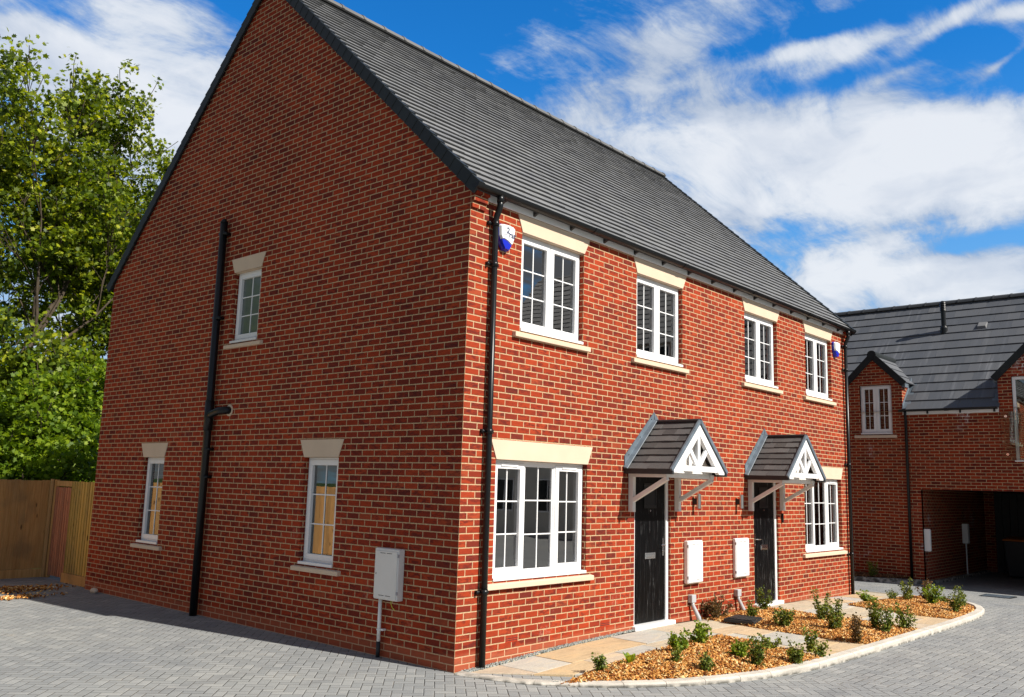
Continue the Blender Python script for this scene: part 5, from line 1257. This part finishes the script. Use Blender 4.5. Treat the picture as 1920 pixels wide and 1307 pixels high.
for i, (px, Y, H, nl) in enumerate([(70, 16.0, 5.6, 9000), (175, 17.0, 5.8, 7000), (-20, 16.5, 6.0, 7000), (105, 19.0, 8.6, 9000)]):
    x, y = at_depth(px, Y); tree((x, y, -.3), H, 1.05, 1.0, nl, ['middle height leafy tree in front of the forked trunk', 'middle height leafy tree beside the rear corner of the gable', 'middle height leafy tree at the very left edge', 'tree rising behind the saplings between the forked trunk and the gable'][i], seed=[62, 68, 75, 81][i], m='leaf', size=(.09, .17), r0=.09, levels=3, clus=.42, sq=.6)
for i, (x, y) in enumerate([(-5.2, 16.5), (-10.5, 19.0)]): tree((x, y, -.3), 9.5, 1.0, 1.6, 8000, ['round tree left of the photo, mirrored in the gable windows', 'wide tree far left of the photo behind the fence'][i], seed=90+i, m='leaf_b', size=(.18, .32), clus=.6)
for i, (px, Y, H, sd_, lb) in enumerate([(40, 14.2, 4.6, 41, 'low bright green sapling above the brown fence panel'), (140, 14.8, 5.0, 47, 'low bright green sapling above the gate by the wall'), (-60, 15.0, 4.8, 52, 'low bright green sapling at the left photo edge')]):
    x, y = at_depth(px, Y); tree((x, y, -.3), H, 1.1, .7, 11000, lb, 'sapling', sd_, m='leaf_b', size=(.08, .15), r0=.07, levels=3, clus=.34, sq=.6, grp='saplings behind the fence')
# dark far wood closing the gaps near the ground
rg = np.random.default_rng(77); n = 26000
px_ = rg.uniform(-320, 700, n); Yv = rg.uniform(34, 42, n); dx = np.array([ray(p, 900).x/ray(p, 900).y for p in px_]); X = CAM[0]+dx*(Yv-CAM[1]); top = 4.2+1.3*np.sin(X*.9)+.9*np.sin(X*2.3+1); Z = rg.uniform(0, 1, n)**.8*top-.3
C = np.stack([X, Yv, Z], 1); V, F = leaf_cloud(C, np.tile([0, -1., 0], (n, 1)), (.28, .55), rg, .5, MAPLE); o = np_mesh('distant_wood', V, F, MT['leaf']); tag(o, 'far green wood glimpsed between the trunks', None, None, 'stuff')

def shrub(px, py, h, wdt, kind, label, z=None, n=130, seed=0, loc=None, dark=False):
    if loc is None:
        d = ray(px, py); zz = .10; k_ = (zz-CAM[2])/d.z; x, y = CAM[0]+d.x*k_, CAM[1]+d.y*k_; base = .0
        for P in BEDS:
            if inpoly(P, np.array([x]), np.array([y]))[0]: base = float(mound(P, np.array([x]), np.array([y]))[0]); break
        else: base = gz(x, y)
    else: x, y, base = loc
    rr = random.Random(seed*7+3); rg = np.random.default_rng(seed*13+1)
    t = thing('shrub', label, 'shrub', (x, y, base), 'young shrubs in the front beds')
    mb = MB(); C = []; Dd = []
    ns = max(5, int(wdt*34))
    for i in range(ns):
        az = rr.uniform(0, 6.28); sp_ = wdt/2*rr.uniform(.2, 1.0); hh = h*rr.uniform(.45, 1.15); pts = []
        for j in range(5):
            f = j/4; pts.append((x+math.cos(az)*sp_*f**.8+rr.gauss(0, .010), y+math.sin(az)*sp_*f**.8+rr.gauss(0, .010), base-.01+hh*f))
        mb.tube(pts, [.0045, .004, .0035, .003, .002], 5, cap=False)
        m_ = int(n*4.2/ns)
        for q in range(m_):
            f = min(1.0, rr.uniform(.12, 1.06))*3.999; j = min(3, int(f)); f -= j; a, b = Vector(pts[j]), Vector(pts[j+1]); p = a.lerp(b, f)+Vector((rr.gauss(0, .024), rr.gauss(0, .024), rr.gauss(0, .018))); C.append(p); Dd.append((math.cos(az)*.5, math.sin(az)*.5, .6))
    mb.build('stem', MT['bark'], t, fix=False)
    mm = {'g': 'leaf_s', 'y': 'leaf_y', 'r': 'leaf_r'}[kind]; C = np.array([list(c) for c in C]); s = (.016, .038) if wdt > .12 else (.012, .026)
    if kind == 'y': s = (.022, .046)
    V, F = leaf_cloud(C, np.array(Dd), s, rg, 1.3); o = np_mesh('leaves', V, F, MT[mm]); o.parent = t; o.matrix_parent_inverse = parent_inv(t)
SH = [ (1125, 1250, .19, .12, 'g', 'small feathery green shrub at the near tip of the nearest bed', 110),
 (1272, 1222, .22, .22, 'y', 'lime green shrub by the path edge of the nearest bed, left of its pair', 150),
 (1308, 1212, .26, .24, 'y', 'lime green shrub by the path edge of the nearest bed, right of its pair', 160),
 (1325, 1254, .22, .18, 'g', 'low dark green shrub near the kerb of the nearest bed', 130),
 (1268, 1246, .16, .10, 'g', 'tiny green sprig in the middle of the nearest bed', 60),
 (1387, 1232, .20, .24, 'y', 'bushy lime shrub touching a darker upright one, nearest bed', 150),
 (1416, 1244, .34, .22, 'g', 'upright dark green shrub beside the bushy lime one, nearest bed', 190),
 (1446, 1222, .16, .20, 'g', 'low green shrub on the path side behind the upright dark one', 110),
 (1490, 1238, .27, .20, 'g', 'compact dark shrub at the right half of the nearest bed', 150),
 (1521, 1216, .34, .12, 'g', 'tall thin shrub at the path corner of the nearest bed', 130),
 (1540, 1226, .22, .15, 'g', 'short shrub under the tall thin one, nearest bed right corner', 110),
 (1347, 1160, .33, .42, 'r', 'broad bronze green shrub against the wall between the doors', 330),
 (1408, 1160, .26, .16, 'g', 'small green shrub beside the grey pipe cover, middle bed', 130),
 (1430, 1148, .38, .22, 'g', 'tall shrub in front of the farther door threshold', 150),
 (1473, 1178, .26, .26, 'g', 'round green shrub beside the dark covers in the middle bed', 200),
 (1540, 1166, .48, .24, 'g', 'tallest leafy shrub on the farther path edge, middle bed', 220),
 (1567, 1184, .46, .32, 'g', 'dense dark shrub in the centre of the middle bed', 280),
 (1608, 1200, .42, .18, 'r', 'narrow reddish shrub nearest the near path, middle bed', 180),
 (1640, 1180, .44, .22, 'g', 'tall green shrub right of the narrow reddish one, middle bed', 220),
 (1658, 1184, .34, .22, 'g', 'wide green shrub touching the tall one, middle bed', 180),
 (1697, 1176, .36, .26, 'g', 'upright grey green shrub at the kerb corner of the middle bed', 200),
 (1630, 1130, .20, .30, 'y', 'spreading lime shrub at the left tip of the far bed', 130),
 (1673, 1126, .20, .20, 'g', 'low shrub on the left back edge of the far bed', 90),
 (1700, 1124, .40, .26, 'g', 'upright shrub at the back middle of the far bed', 170),
 (1732, 1122, .36, .24, 'r', 'bronze shrub at the back of the far bed, behind the lime one', 150),
 (1746, 1134, .34, .34, 'y', 'bright lime shrub in the middle of the far bed', 210),
 (1770, 1128, .16, .14, 'g', 'tiny shrub between the lime one and the tall one, far bed', 60),
 (1790, 1146, .46, .26, 'g', 'tall shrub at the rounded end of the far bed', 230),
 (1806, 1136, .22, .10, 'g', 'thin sprig at the outer rim of the far bed', 50)]
for i, (px, py, h, wd, kd, lb, n) in enumerate(SH): shrub(px, py, h*.86, wd*1.22, kd, lb, n=int(n*.9), seed=i+1)
shrub(0, 0, .34, .34, 'g', 'dark green shrub in the shaded bed of the right hand house', n=170, seed=60, loc=(15.95, 1.33, -.05))
# leafy seedling with long blades
def rosette():
    d = ray(1180, 1243); k_ = (.10-CAM[2])/d.z; x, y = CAM[0]+d.x*k_, CAM[1]+d.y*k_; z = float(mound(BEDS[0], np.array([x]), np.array([y]))[0])
    t = thing('broad_leaf_plant', 'bright plant with long upright blades at the near bed edge', 'plant', (x, y, z)); rr = random.Random(4); mb = MB()
    for i, (az, ln, el) in enumerate([(3.9, .24, .75), (.3, .23, .45), (1.9, .17, 1.1), (5.4, .14, .8), (2.9, .13, .3), (4.6, .12, 1.2), (.9, .16, 1.0), (3.3, .13, 1.2), (5.9, .12, 1.1), (2.3, .11, .5)]):
        u = Vector((math.cos(az), math.sin(az), 0)); s = Vector((-u.y, u.x, 0)); prev = None; N = 6
        for j in range(N+1):
            f = j/N; c = Vector((x, y, z))+u*ln*math.cos(el)*f+Vector((0, 0, 1))*(ln*math.sin(el)*f*(1.15-.35*f)); w1 = .030*math.sin(math.pi*(f*.88+.08))+.002
            a, b = c-s*w1+Vector((0, 0, .006)), c+s*w1+Vector((0, 0, .006))
            if prev: mb.poly([prev[0], prev[2], c, a]); mb.poly([prev[2], prev[1], b, c])
            prev = (a, b, c)
    mb.build('leaves', MT['leaf_y'], t, fix=False)
rosette()
